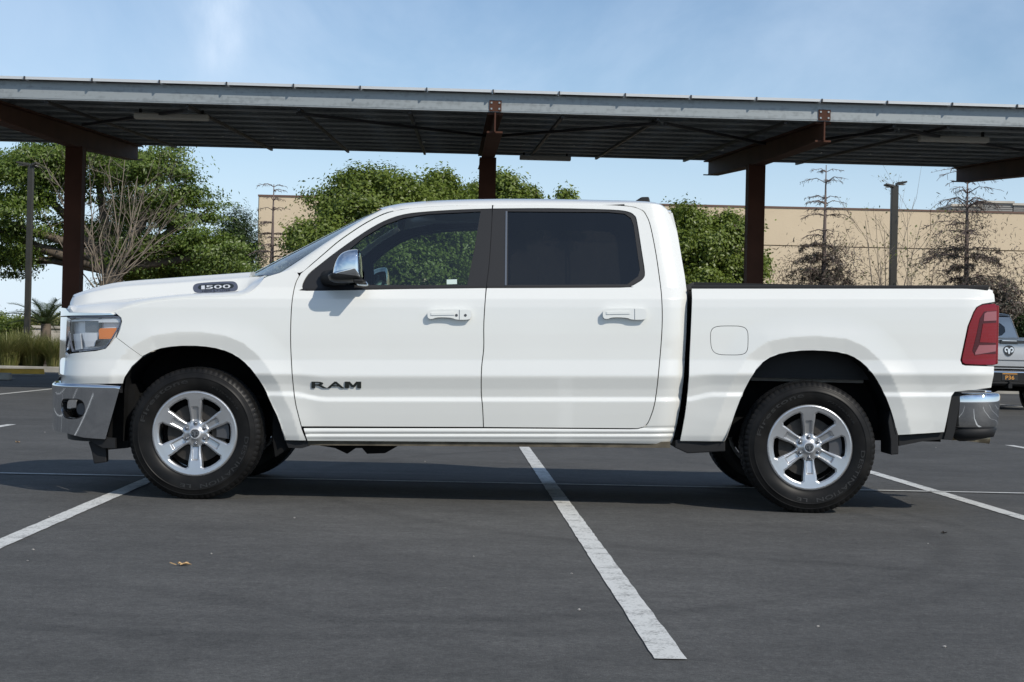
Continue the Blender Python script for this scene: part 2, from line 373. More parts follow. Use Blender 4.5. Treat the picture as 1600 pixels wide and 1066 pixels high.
def sstep(a, b, x):
    t = np.clip((x-a)/(b-a), 0, 1); return t*t*(3-2*t)
def resample(P, d):
    P = np.asarray(P, float); out = []
    n = len(P)
    for i in range(n):
        a = P[i]; b = P[(i+1) % n]; k = max(1, int(math.ceil(np.linalg.norm(b-a)/d)))
        for j in range(k): out.append(a + (b-a)*j/k)
    return np.array(out)
def chaikin(P, it=1, closed=True):
    P = [np.asarray(p, float) for p in P]
    for _ in range(it):
        Q = []
        n = len(P)
        rng = range(n) if closed else range(n-1)
        if not closed: Q.append(P[0])
        for i in rng:
            a = P[i]; b = P[(i+1) % n]; Q += [a*.75+b*.25, a*.25+b*.75]
        if not closed: Q.append(P[-1])
        P = Q
    return np.array(P)
def catmull(P, k=6):
    P = np.asarray(P, float); Q = np.vstack([2*P[0]-P[1], P, 2*P[-1]-P[-2]]); out = []
    for i in range(1, len(Q)-2):
        p0,p1,p2,p3 = Q[i-1],Q[i],Q[i+1],Q[i+2]
        for j in range(k):
            t = j/k; out.append(.5*((2*p1)+(-p0+p2)*t+(2*p0-5*p1+4*p2-p3)*t*t+(-p0+3*p1-3*p2+p3)*t**3))
    out.append(P[-1]); return np.array(out)
def area2(P):
    x,y = P[:,0],P[:,1]; return .5*np.sum(x*np.roll(y,-1)-np.roll(x,-1)*y)
def inset(P, d):
    P = np.asarray(P, float)
    if area2(P) < 0: P = P[::-1]
    e = np.roll(P,-1,0)-P; L = np.linalg.norm(e,axis=1); P = P[L > 1e-7]
    e = np.roll(P,-1,0)-P; e /= np.linalg.norm(e,axis=1)[:,None]
    n = np.stack([-e[:,1], e[:,0]],1); pn = np.roll(n,1,0)
    b = n+pn; b /= np.maximum(np.linalg.norm(b,axis=1),.2)[:,None]
    c = np.maximum((b*n).sum(1), .45)
    return P + b*(d/c)[:,None]
def inside(poly, X, Y):
    x = poly[:,0]; y = poly[:,1]; r = np.zeros(len(X), bool); n = len(x); j = n-1
    for i in range(n):
        c = ((y[i] > Y) != (y[j] > Y))
        with np.errstate(divide='ignore', invalid='ignore'):
            xi = (x[j]-x[i])*(Y-y[i])/(y[j]-y[i])+x[i]
        r ^= c & (X < xi); j = i
    return r
def segdist(poly, X, Y, closed=True):
    best = np.full(np.shape(X), 1e9); n = len(poly)
    for i in range(n if closed else n-1):
        a = poly[i]; b = poly[(i+1) % n]; d = b-a; L2 = max((d*d).sum(), 1e-12)
        t = np.clip(((X-a[0])*d[0]+(Y-a[1])*d[1])/L2, 0, 1)
        best = np.minimum(best, (X-a[0]-t*d[0])**2+(Y-a[1]-t*d[1])**2)
    return np.sqrt(best)
def fill2d(outer, holes=(), du=.05, dv=.05):
    """triangulated region in a parameter plane: dense grid inside, outline kept"""
    sc = np.array([1/du, 1/dv])
    loops = [resample(np.asarray(outer)*sc, .9)] + [resample(np.asarray(h)*sc, .9) for h in holes]
    pts = np.vstack(loops); edges = []; k = 0
    for l in loops:
        n = len(l); edges += [(k+i, k+(i+1) % n) for i in range(n)]; k += n
    lo = loops[0].min(0); hi = loops[0].max(0)
    gx, gy = np.meshgrid(np.arange(math.floor(lo[0])+.5, hi[0], 1.0), np.arange(math.floor(lo[1])+.5, hi[1], 1.0))
    gx = gx.ravel(); gy = gy.ravel(); ok = inside(loops[0], gx, gy)
    for h in loops[1:]: ok &= ~inside(h, gx, gy)
    gx = gx[ok]; gy = gy[ok]
    d = np.full(len(gx), 9.)
    for l in loops: d = np.minimum(d, segdist(l, gx, gy))
    g = np.stack([gx,gy],1)[d > .38]
    allp = np.vstack([pts, g])
    vo, eo, fo, ov, oe, of_ = geometry.delaunay_2d_cdt([Vector(p) for p in allp], edges, [], 0, 1e-6)
    V = np.array([(p[0],p[1]) for p in vo]); T = np.array(fo)
    c = V[T].mean(1); ok = inside(loops[0], c[:,0], c[:,1])
    for h in loops[1:]: ok &= ~inside(h, c[:,0], c[:,1])
    T = T[ok]
    a = V[T[:,1]]-V[T[:,0]]; b = V[T[:,2]]-V[T[:,0]]; flip = (a[:,0]*b[:,1]-a[:,1]*b[:,0]) < 0
    T[flip] = T[flip][:, ::-1]
    return V/sc, T
def panel(name, outer, surf, mat, parent, holes=(), du=.05, dv=.05, thick=.018, mirror=False, normals=True, inward=None):
    """sheet cut from a surface surf(u,v)->Nx3, with its edge turned in by thick"""
    K = getattr(surf, 'shear', 0.0); shr = lambda Q: np.stack([np.asarray(Q)[:,0], np.asarray(Q)[:,1]-K*np.asarray(Q)[:,0]], 1)
    V, T = fill2d(shr(outer), [shr(h) for h in holes], du, dv); V = V.copy(); V[:,1] += K*V[:,0]
    P = surf(V[:,0], V[:,1]); e = 1e-3
    Nu = surf(V[:,0]+e, V[:,1])-surf(V[:,0]-e, V[:,1]); Nv = surf(V[:,0], V[:,1]+e)-surf(V[:,0], V[:,1]-e)
    Nn = np.cross(Nu, Nv); Nn /= np.maximum(np.linalg.norm(Nn, axis=1), 1e-12)[:,None]
    T = T.copy(); P = P.copy(); Nn = Nn.copy()
    if getattr(surf, 'flip', False): Nn = -Nn; T = T[:, ::-1]
    if mirror: P[:,1] *= -1; Nn[:,1] *= -1; T = T[:, ::-1]
    # boundary
    cnt = {}
    for t in T:
        for a, b in ((t[0],t[1]),(t[1],t[2]),(t[2],t[0])): cnt[(a,b)] = 1
    bd = [(a,b) for (a,b) in cnt if (b,a) not in cnt]
    verts = [tuple(p) for p in P]; faces = [tuple(int(i) for i in t) for t in T]; nf = len(faces)
    if thick:
        bi = sorted({i for q in bd for i in q}); m1 = {}; m2 = {}
        for i in bi:
            m1[i] = len(verts); verts.append(tuple(P[i])); m2[i] = len(verts); verts.append(tuple(P[i]-Nn[i]*thick))
        for a, b in bd: faces.append((m1[b], m1[a], m2[a], m2[b]))
    me = bpy.data.meshes.new(name); me.from_pydata(verts, [], faces); me.update()
    o = link(name, me, mat, parent)
    sm = [True]*nf + [False]*(len(faces)-nf); me.polygons.foreach_set('use_smooth', sm)
    if normals:
        ln = []
        fl = me.polygons
        for p in fl:
            if p.index < nf: ln += [tuple(Nn[i]) for i in p.vertices]
            else: ln += [tuple(p.normal)]*len(p.vertices)
        me.normals_split_custom_set(ln)
    return o
def text_geo(s, size=1.0, extrude=0.0, offset=0.0, spacing=1.0):
    cu = bpy.data.curves.new('t', 'FONT'); cu.body = s; cu.size = size; cu.extrude = extrude; cu.offset = offset; cu.space_character = spacing; cu.resolution_u = 3
    ob = bpy.data.objects.new('t', cu); COL.objects.link(ob)
    me = ob.to_mesh(); V = np.array([v.co[:] for v in me.vertices]); Fc = [tuple(p.vertices) for p in me.polygons]; ob.to_mesh_clear()
    bpy.data.objects.remove(ob); bpy.data.curves.remove(cu)
    return V, Fc
# ================================================================== THE SETTING
def sheet(name, pts, z, mat):
    me = bpy.data.meshes.new(name); me.from_pydata([(p[0],p[1],z) for p in pts], [], [tuple(range(len(pts)))]); me.update()
    return tag(link(name, me, mat), kind='structure')
sheet('ground', [(-900,-900),(900,-900),(900,1500),(-900,1500)], -0.03, 'far_ground')
sheet('parking_lot', [(-70,-45),(70,-45),(70,52),(-70,52)], 0.0, 'asphalt')
# stall lines: nine-foot grid, two double rows
STALL = 2.73; L0 = 0.68
def lot_line(r0, s0, r1, s1, w, z=.004):
    a = lot(r0, s0); b = lot(r1, s1); d = (b-a).normalized(); n = Vector((-d.y, d.x, 0))*(w/2); rng = random.Random(hash((r0,s0)) & 999)
    k = max(2, int((b-a).length/.07)); V = []; Fc = []
    for i in range(k+1):
        p = a + (b-a)*(i/k)
        for sg in (-1, 1):
            q = p + n*(sg*(1+rng.uniform(-.045,.045))); V.append((q.x, q.y, z))
        if i: j = 2*i; Fc.append((j-2, j, j+1, j-1))
    me = bpy.data.meshes.new('parking_line'); me.from_pydata(V, [], Fc); me.update()
    bm = bmesh.new(); bm.from_mesh(me); bmesh.ops.recalc_face_normals(bm, faces=bm.faces)
    for f in bm.faces:
        if f.normal.z < 0: f.normal_flip()
    bm.to_mesh(me); bm.free()
    return tag(link('parking_line', me, 'line_paint'), kind='structure')
for n in range(-4, 5):
    lot_line(L0+STALL*n, 4.88, L0+STALL*n, 17.5, .10)
for n in range(-5, 6):
    lot_line(L0+STALL*n, 26.0, L0+STALL*n, 37.6, .10)
lot_line(-13, 11.15, 13, 11.15, .05, .008)
lot_line(-16, 31.75, 16, 31.75, .05, .008)

# ------------------------------------------------------------------ solar canopy
def beam_section(mb, pts, depth, bw=.26, ft=.03):            # tapered I beam: pts = top points
    for i in range(len(pts)-1):
        a, b = Vector(pts[i]), Vector(pts[i+1]); da, db = depth[i], depth[i+1]
        mb.add([a+Vector((sx*bw/2,0,dz)) for sx in (-1,1) for dz in (0,-ft)]+[b+Vector((sx*bw/2,0,dz)) for sx in (-1,1) for dz in (0,-ft)],
               [(0,2,3,1),(4,5,7,6),(0,4,6,2),(1,3,7,5),(0,1,5,4),(2,6,7,3)])
        mb.add([a+Vector((sx*bw/2,0,dz-da)) for sx in (-1,1) for dz in (ft,0)]+[b+Vector((sx*bw/2,0,dz-db)) for sx in (-1,1) for dz in (ft,0)],
               [(0,2,3,1),(4,5,7,6),(0,4,6,2),(1,3,7,5),(0,1,5,4),(2,6,7,3)])
        mb.add([a+Vector((sx*.012,0,dz)) for sx in (-1,1) for dz in (-ft,-da+ft)]+[b+Vector((sx*.012,0,dz)) for sx in (-1,1) for dz in (-ft,-db+ft)],
               [(0,2,3,1),(4,5,7,6),(0,4,6,2),(1,3,7,5),(0,1,5,4),(2,6,7,3)])
def build_canopy():
    DP = 32.4                                                # row of posts
    base = lot(0, DP); root = empty('solar_canopy', base, LOT)
    tag(root, 'long solar carport roof on brown steel posts over the parking row', 'carport')
    def loc(v): d = v-base; return Vector((d.dot(RV), d.dot(SV), d.z))
    SF, SB = -6.05, 6.1                                      # front and back edge from the posts
    def on(px, py, s):                                       # pixel on the plane at distance s behind the post row
        d = ray(px, py); o = Vector((0,0,H)); t = ((DP+s) - o.dot(SV))/d.dot(SV); return loc(o + d*t)
    zf = on(800, 176, SF).z; zt = on(800, 148, SF).z         # lower and upper rim of the front purlin
    zb = on(1000, 248, SB).z; zf2 = on(800, 181.5, SF).z
    pur_h = .27
    tilt = (zb-zf)/(SB-SF)
    def zu(s): return zf + tilt*(s-SF)                       # underside of the purlins
    X0, X1 = -15.2, 15.2
    npur = 11
    for i in range(npur):
        s = SF + (SB-SF)*i/(npur-1); z = zu(s); mb = MB()
        if i == 0:
            mb.box((X0, s, z), (X1, s+.012, z+.30)); mb.box((X0, s+.012, z), (X1, s+.09, z+.012)); mb.box((X0, s+.012, z+.288), (X1, s+.09, z+.30))
            mb.box((X0, s-.006, z+.02), (X1, s-.001, z+.05)); mb.box((X0, s-.006, z+.25), (X1, s-.001, z+.28))
        else:
            mb.box((X0, s-.003, z), (X1, s+.003, z+pur_h)); mb.box((X0, s-.075, z-.004), (X1, s-.003, z+.004)); mb.box((X0, s+.003, z+pur_h-.006), (X1, s+.075, z+pur_h))
            mb.box((X0, s-.075, z+.004), (X0+X1-X0, s-.070, z+.025))
        mb.build('purlin', 'galvanised', root)
    # modules: one frame and back sheet each, on top of the purlins
    PW = 1.087; rows = 6; PL = (SB-SF+.30)/rows; tl = math.atan(tilt); zt0 = .31
    fm = MB(); w2 = PW/2-.012; l2 = PL/2-.012; t = .045
    fm.box((-w2,-l2,0),(w2,-l2+.03,t)); fm.box((-w2,l2-.03,0),(w2,l2,t)); fm.box((-w2,-l2+.03,0),(-w2+.03,l2-.03,t)); fm.box((w2-.03,-l2+.03,0),(w2,l2-.03,t))
    fme = fm.mesh('module_frame'); fme.materials.append(MATS['module_frame'])
    bk = MB(); bk.box((-w2+.03,-l2+.03,.02),(w2-.03,l2-.03,.03)); bme = bk.mesh('back_sheet'); bme.materials.append(MATS['module_back'])
    gk = MB(); gk.box((-w2+.03,-l2+.03,.032),(w2-.03,l2-.03,.042)); gme = gk.mesh('cell_glass'); gme.materials.append(MATS['module_glass'])
    pxt = on(42, 121, SF).x; n0 = math.floor((X0-pxt)/PW)
    for c in range(28):
        x = pxt + PW*(n0+c+.5)
        if x > X1+.4: break
        for r in range(rows):
            s = SF-.15 + PL*(r+.5); o = bpy.data.objects.new('solar_module', fme); COL.objects.link(o); o.parent = root
            o.location = (x, s, zu(s)+zt0); o.rotation_euler = (tl,0,0)
            b = bpy.data.objects.new('back_sheet', bme); COL.objects.link(b); b.parent = o
            g = bpy.data.objects.new('cell_glass', gme); COL.objects.link(g); g.parent = o
        cm = MB(); s = SF-.16; cm.box((x-PW/2-.010, s-.004, zu(SF)+.285), (x-PW/2+.010, s+.06, zu(SF)+.348)); cm.build('module_clamp', 'brace_dark', root)
    # beams and posts
    for i, px in enumerate((117, 761, 1180, 1640)):
        x = on(px, 300, 0).x
        mb = MB(); ss = (SF+.05, SF+.9, 0, SB-.55, SB+.05)
        beam_section(mb, [(x, s, zu(s)-.012) for s in ss], (.33,.35,.43,.38,.35))
        mb.box((x-.012, SF-.045, zu(SF)-.33), (x+.012, SF+.05, zu(SF)-.012))
        mb.build('beam', 'steel_brown', root)
        pl = MB(); pl.box((x-.10, SF-.022, zu(SF)+.01), (x+.10, SF-.008, zu(SF)+.19))
        po = pl.build('end_plate', 'steel_brown', root)
        for dx in (-.065,.065):
            for dz in (.05,.15):
                bo = MB(); bo.box((x+dx-.014, SF-.034, zu(SF)+dz-.014), (x+dx+.014, SF-.022, zu(SF)+dz+.014)); bo.build('bolt', 'galvanised', po)
        ps = MB(); zt_ = zu(0)-.43; hw = .17
        ps.box((x-hw, -hw, 0), (x+hw, -hw+.022, zt_)); ps.box((x-hw, hw-.022, 0), (x+hw, hw, zt_)); ps.box((x-.010, -hw+.022, 0), (x+.010, hw-.022, zt_))
        ps.box((x-hw+.004, -hw+.022, 0), (x-hw+.02, hw-.022, zt_)); ps.box((x+hw-.02, -hw+.022, 0), (x+hw-.004, hw-.022, zt_))
        ps.build('post', 'steel_brown', root)
        fo = MB(); fo.lathe([(0,0),(.33,0),(.33,.06),(.28,.10),(0,.10)], 24); fo.v = [(a+x, c, b) for a,b,c in fo.v]; fo.build('footing', 'concrete', root)
    # bridging angles front to back and flat braces
    for px in (290, 465, 1030, 1400, 1485, 70, 640, 880, 1230):
        x = on(px, 180, SF).x; mb = MB(); mb.bar((x, SF+.1, zu(SF+.1)-.03), (x, SB-.02, zu(SB)-.03), .05, .05); mb.build('bridging', 'brace_dark', root)
    for (pa, sa), (pb, sb) in (((465,.4),(762,4.6)),((1030,.4),(775,4.6)),((1040,.4),(1195,4.6)),((1400,.4),(1230,4.6)),((290,.4),(130,4.6)),((1410,.4),(1600,4.6))):
        xa = on(pa, 180, SF+sa).x; xb = on(pb, 200, SF+sb).x; mb = MB()
        mb.bar((xa, SF+sa, zu(SF+sa)-.08), (xb, SF+sb, zu(SF+sb)-.08), .07, .05); mb.build('brace', 'brace_dark', root)
    for px0, px1, py, s in ((210,326,184,SF+1.4),(1436,1544,214,SF+1.6),(812,892,243,SB-1.2)):
        a = on(px0, py, s); b = on(px1, py, s); z = zu(s)-.12
        mb = MB(); mb.box((a.x, s-.09, z-.05), (b.x, s+.09, z+.05)); lo = mb.build('light_fixture', 'fixture', root, bevel=.02)
        for f in (.08,.92):
            cl = MB(); xx = a.x+(b.x-a.x)*f; cl.box((xx-.02, s-.03, z+.05), (xx+.02, s+.03, z+.14)); cl.build('bracket', 'black_plastic', lo)
    return root
canopy = build_canopy()

# ------------------------------------------------------------------ warehouse behind
def build_building():
    Y = 80.0; k = F/Y
    xl = at(404, 340, Y).x; zt = at(404, 306, Y).z; zj = at(430, 366, Y).z; xr = 62.0
    root = empty('warehouse', ((xl+xr)/2, Y, 0)); ox = (xl+xr)/2
    tag(root, 'long low beige warehouse with flat roof behind the trees', 'building')
    core = MB(); core.box((xl-ox+.05, .12, 0), (xr-ox-.05, 26, zt-.35)); core.build('core_wall', 'concrete', root)
    pw = 11.2; x = xl
    while x < xr-.1:
        x1 = min(x+pw, xr)
        for z0, z1 in ((0, zj), (zj, zt)):
            m = MB(); m.box((x-ox+.008, 0, z0+.025), (x1-ox-.008, .14, z1-.025)); m.build('wall_panel', 'stucco', root, bevel=.008)
        x = x1
    m = MB(); m.box((xl-ox-.05, -.04, zt-.03), (xr-ox+.05, .22, zt+.06)); m.build('coping', 'coping', root)
    m = MB(); m.box((xl-ox-.05, .14, 0), (xl-ox+.045, 26, zt-.03)); m.build('side_wall', 'stucco', root)
    # roof screens at the right
    for a, b, pt, pb in ((1488,1532,322,333),(1534,1582,317,333),(1584,1640,321,334)):
        Yr = Y+9; p = at(a, pt, Yr); q = at(b, pb, Yr); m = MB()
        n = 9
        for i in range(n):
            z0 = q.z-.5+(p.z-q.z+.5)*i/n; m.box((p.x-ox, Yr-Y, z0+.02), (q.x-ox, Yr-Y+.06, z0+(p.z-q.z+.5)/n-.02))
        m.box((p.x-ox, Yr-Y+.06, zt-.4), (q.x-ox, Yr-Y+3, p.z)); m.build('roof_screen', 'screen_metal', root)
        m = MB(); m.box((p.x-ox-.08, Yr-Y-.1, p.z), (q.x-ox+.08, Yr-Y+3.1, p.z+.12)); m.build('screen_cap', 'garden_wall', root)
build_building()

# ------------------------------------------------------------------ planting strip, kerb, low wall
def strip(name, x0, x1, y0, y1, z0, z1, mat):
    m = MB(); m.box((x0,y0,z0),(x1,y1,z1)); return tag(m.build(name, mat, bevel=.02), kind='structure')
strip('planter_bed', -60, 60, 45.2, 75, -.02, .10, 'mulch')
for i in range(-9, 12): strip('kerb', i*3.05, i*3.05+3.03, 45.0, 45.2, -.02, .15, 'concrete')
gw = empty('garden_wall', (-19, 56, 0)); tag(gw, 'low pale masonry wall behind the palm at the left edge', 'wall')
xa = at(-160, 515, 56).x; xb = at(330, 515, 56).x; zt = at(60, 509, 56).z
for i in range(2): 
    for j in range(18):
        x0 = xa+(xb-xa)*(j+(.5 if i else 0))/18; x1 = x0+(xb-xa)/18
        m = MB(); m.box((x0+19+.006, -.14, .1+(zt-.2)*i/2), (x1+19-.006, .14, .1+(zt-.2)*(i+1)/2-.012)); m.build('block', 'garden_wall', gw, bevel=.012)
m = MB(); m.box((xa+19-.1, -.2, zt-.10), (xb+19+.5, .2, zt)); m.build('cap_stone', 'garden_wall', gw, bevel=.02)

# yellow wheel stop and concrete block at the far left
p = ground(-40, 583); q = ground(66, 584)
def wheel_stop():
    a = ground(-60, 587); b = ground(67, 588); L = (b-a).length; root = empty('wheel_stop', (a+b)/2, math.atan2(b.y-a.y, b.x-a.x))
    m = MB(); m.add([(sx*L/2, y, z) for sx in (-1,1) for y,z in ((-.13,.03),(.13,.03),(.09,.17),(-.09,.17))], [(0,1,2,3),(7,6,5,4),(0,4,5,1),(1,5,6,2),(2,6,7,3),(3,7,4,0)])
    m.build('concrete_body', 'concrete', root, bevel=.015)
    m = MB(); m.box((-L/2+.01,-.092,.171),(L/2-.01,.092,.182)); m.build('painted_top', 'yellow_paint', root)
    m = MB(); m.add([(sx*(L/2-.01), y, z) for sx in (-1,1) for y,z in ((-.128,.06),(-.094,.168))], [(0,2,3,1)]); o = m.build('painted_face', 'yellow_paint', root); o.location.y = -.006
    return tag(root, 'yellow painted concrete wheel stop lying at the far left edge of the lot', 'wheel stop')
wheel_stop()
c = ground(-3, 594); m = MB(); m.box((-.28,-.12,0),(.28,.12,.16)); o = m.build('concrete_block', 'concrete', bevel=.03); o.location = (c.x, c.y, .003)
tag(o, 'grey concrete block in front of the yellow wheel stop at the left edge', 'block')

# ------------------------------------------------------------------ lamp posts
def lamp_post(px, ptop, Y, heads, label, rad_=.085):
    p = at(px, 430, Y); zt = at(px, ptop, Y).z; root = empty('lamp_post', (p.x, Y, 0)); tag(root, label, 'lamp post')
    m = MB(); m.lathe([(0,.10),(.28,.10),(.28,.62),(.24,.68),(0,.68)], 20); m.v = [(a,c_,b) for a,b,c_ in m.v]; m.build('base', 'concrete', root, auto=30)
    m = MB(); r = rad_; m.prism([(-r,-r),(r,-r),(r,r),(-r,r)], .6, zt); m.v = [(a,c_,b) for a,b,c_ in m.v]; m.build('pole', 'pole_paint', root, bevel=.015)
    for sx, w, dz, dy in heads:
        m = MB(); m.add([(sx*.05,-.16,zt-.02+dz),(sx*.05,.16,zt-.02+dz),(sx*w,.2,zt+.06+dz),(sx*w,-.2,zt+.06+dz),(sx*.05,-.16,zt+.07+dz),(sx*.05,.16,zt+.07+dz),(sx*w,.2,zt+.11+dz),(sx*w,-.2,zt+.11+dz)],
             [(0,3,2,1),(4,5,6,7),(0,1,5,4),(1,2,6,5),(2,3,7,6),(3,0,4,7)]); h = m.build('lamp_head', 'pole_paint', root, bevel=.01)
        m = MB(); m.box((min(sx*.15,sx*w*.9),-.12,zt-.004+dz),(max(sx*.15,sx*w*.9),.12,zt+.012+dz)); m.build('lens', 'fixture', h)
    return root
lamp_post(1395, 290, 52, ((1,.36,.03,0),(-1,.32,-.06,0)), 'dark square lamp post with two flat heads before the beige wall', .11)
lp = lamp_post(44.5, 258, 50, ((-1,.42,-.02,0),(1,.22,-.03,0)), 'slim dark lamp post at the left edge before the big tree', .085)
m = MB(); zt = at(44, 258, 50).z; m.tube([(.1,0,zt-.05),(.35,0,zt-.06),(.55,0,zt-.15),(.62,0,zt-.42)], .02, 6); m.build('camera_arm', 'pole_paint', lp)

# ------------------------------------------------------------------ vegetation
def leaf_mesh(name, C, Nrm, size, aspect, rng, fold=.0):
    n = len(C); Nrm = Nrm/np.maximum(np.linalg.norm(Nrm,axis=1),1e-9)[:,None]
    t = rng.normal(size=(n,3)); t -= Nrm*(t*Nrm).sum(1)[:,None]; t /= np.maximum(np.linalg.norm(t,axis=1),1e-9)[:,None]
    b = np.cross(Nrm, t); s = size*rng.uniform(.6,1.3,n)[:,None]
    V = np.stack([C-t*s, C-b*s*aspect+Nrm*s*fold, C+t*s, C+b*s*aspect+Nrm*s*fold],1).reshape(-1,3)
    me = bpy.data.meshes.new(name); me.vertices.add(4*n); me.vertices.foreach_set('co', V.ravel())
    me.loops.add(4*n); me.loops.foreach_set('vertex_index', np.arange(4*n)); me.polygons.add(n)
    me.polygons.foreach_set('loop_start', np.arange(n)*4); me.polygons.foreach_set('loop_total', np.full(n,4)); me.update(); me.validate()
    return me
def crown_points(lobes, nclump, per, cr, flat, rng, shell=.62, jitter=.75):
    Cs = []; Ns = []; Q = []
    wts = np.array([l[3]*l[4]*l[5] for l in lobes])**.72; wts = wts/wts.sum()
    for l, w in zip(lobes, wts):
        m = max(6, int(nclump*w)); d = rng.normal(size=(m,3)); d /= np.linalg.norm(d,axis=1)[:,None]
        r = (shell**3 + (1-shell**3)*rng.uniform(0,1,m))**(1/3)*(1+.10*rng.normal(size=m))
        c = np.array(l[:3]) + d*r[:,None]*np.array(l[3:6]); Q.append(c)
        k = rng.uniform(.55,1.35,m)
        for i in range(m):
            np_ = int(per*k[i]**2)+6
            o = rng.normal(size=(np_,3))*.5; o[:,2] *= flat
            Cs.append(c[i]+o*cr*k[i]); nn = d[i]*.9+o*.5+np.array([0,0,.5])+rng.normal(size=(np_,3))*jitter*.72; Ns.append(nn)
    return np.vstack(Cs), np.vstack(Ns), np.vstack(Q)
def tree(name, base, lobes, label, leafm, nclump, per, cr, leaf, aspect=.42, flat=.8, seed=0, trunk_r=.22, shell=.62, fork=.35, jitter=.75, cat='tree', group=None, nlimb=26):
    rng = np.random.default_rng(seed); base = Vector(base); root = empty(name, base); tag(root, label, cat, group)
    lob = [(l[0]-base.x, l[1]-base.y, l[2]-base.z, *[r*.84 for r in l[3:6]]) for l in lobes]
    sub_ = []
    for l in lob:
        for _ in range(5 if l[3] > .9 else 2):
            d = rng.normal(size=3); d[2] = abs(d[2])*.8+.1*rng.normal(); d /= np.linalg.norm(d); k = rng.uniform(.28,.46)
            sub_.append((l[0]+d[0]*l[3]*.92, l[1]+d[1]*l[4]*.92, l[2]+d[2]*l[5]*.92, l[3]*k, l[4]*k, l[5]*k))
    main = lob; lob = lob+sub_
    C, Nn, Q = crown_points(lob, nclump, per, cr, flat, rng, shell, jitter)
    C[:,2] = np.maximum(C[:,2], .12)
    me = leaf_mesh('crown', C, Nn, leaf, aspect, rng, .15); link('crown', me, leafm, root)
    mb = MB(); top = max(l[2] for l in lob); hf = top*fork
    mb.tube([(0,0,0),(.03,.02,hf*.5),(0,0,hf)], [trunk_r*1.25, trunk_r, trunk_r*.85], 9)
    idx = rng.permutation(len(Q))[:nlimb]
    for l in main:
        c = Vector(l[:3]); mid = Vector((0,0,hf)).lerp(c,.5)+Vector(rng.normal(size=3)*.15)
        mb.tube([(0,0,hf*.95), mid, c], [trunk_r*.6, trunk_r*.4, trunk_r*.22], 7)
    for i in idx:
        q = Vector(Q[i]); l = min(lob, key=lambda l: (Vector(l[:3])-q).length); c = Vector(l[:3]); st = Vector((0,0,hf)).lerp(c, rng.uniform(.5,1))
        mb.tube([st, st.lerp(q,.5)+Vector(rng.normal(size=3)*.2), q], [trunk_r*.2, trunk_r*.13, .012], 5)
    mb.build('trunk', 'bark', root, smooth=True, fix=False)
    return root
def lobe(px, py, Y, rx, rz, dy=0, ry=None):                  # px radii in photo pixels
    p = at(px, py, Y+dy); k = F/(Y+dy); return (p.x, Y+dy, p.z, rx/k, (ry or rx)/k, rz/k)
def gx(px, Y): return Vector((at(px, 500, Y).x, Y, .10))
# big spreading tree at the left
Y = 62
tree('spreading_tree', gx(175, Y), [lobe(40,275,Y,110,62), lobe(150,262,Y,120,60,1), lobe(250,285,Y,88,62,-1), lobe(285,345,Y,62,62), lobe(20,350,Y,75,55,-1), lobe(10,410,Y,60,32,1),
     lobe(120,370,Y,80,38,2), lobe(330,400,Y,60,48), lobe(225,400,Y,70,50,1), lobe(-70,330,Y,80,100), lobe(190,425,Y,55,38,5), lobe(270,428,Y,75,40,4), lobe(345,430,Y,60,36,3), lobe(215,345,Y,60,45,5)],
     'big spreading dark green tree behind the leftmost carport post', 'leaf_deep', 900, 150, .72, .072, .45, .28, 3, .42, .40, .45)
Y = 72
tree('drooping_tree', gx(372, Y), [lobe(372,372,Y,30,40), lobe(355,410,Y,34,40), lobe(392,405,Y,18,46)], 'small dark weeping tree left of the beige building corner', 'leaf_dark', 150, 90, .55, .10, .2, 1.3, 5, .15, .3)
# central leafy trees
Y = 50
tree('leafy_tree', gx(600, Y), [lobe(575,350,Y,95,88), lobe(525,395,Y,78,62,-1), lobe(645,335,Y,62,60,1), lobe(598,300,Y,58,40), lobe(700,370,Y,70,66), lobe(480,430,Y,40,36), lobe(540,290,Y,30,30), lobe(640,430,Y,110,60,-1)],
     'large bright green leafy tree seen over and through the truck cab', 'leaf_mid', 420, 190, .46, .062, .5, .7, 7, .26, .55)
Y = 52
tree('leafy_tree', gx(708, Y), [lobe(692,296,Y,25,27), lobe(700,335,Y,34,40), lobe(710,400,Y,48,60)], 'narrow green tree top just left of the middle carport post', 'leaf_mid', 200, 130, .42, .062, .5, .7, 8, .2)
Y = 54
tree('leafy_tree', gx(790, Y), [lobe(788,296,Y,30,22), lobe(750,303,Y,16,12), lobe(828,306,Y,14,7), lobe(800,350,Y,55,40)], 'green tree top behind the middle carport post above the cab roof', 'leaf_mid', 180, 120, .40, .062, .5, .7, 9, .2)
Y = 66
tree('leafy_tree', gx(886, Y), [lobe(886,312,Y,9,12), lobe(886,360,Y,30,35)], 'tiny tree tip peeping over the cab roof', 'leaf_mid', 40, 20, .35, .11, .5, 1, 10, .1, nlimb=8)
Y = 50
tree('leafy_tree', gx(1105, Y), [lobe(1085,390,Y,62,62), lobe(1120,385,Y,60,50), lobe(1150,420,Y,55,45), lobe(1070,350,Y,35,30), lobe(1130,360,Y,40,25), lobe(1100,460,Y,90,50)],
     'round green leafy tree beside the right carport post behind the truck bed', 'leaf_mid', 320, 180, .40, .060, .5, .7, 11, .2)

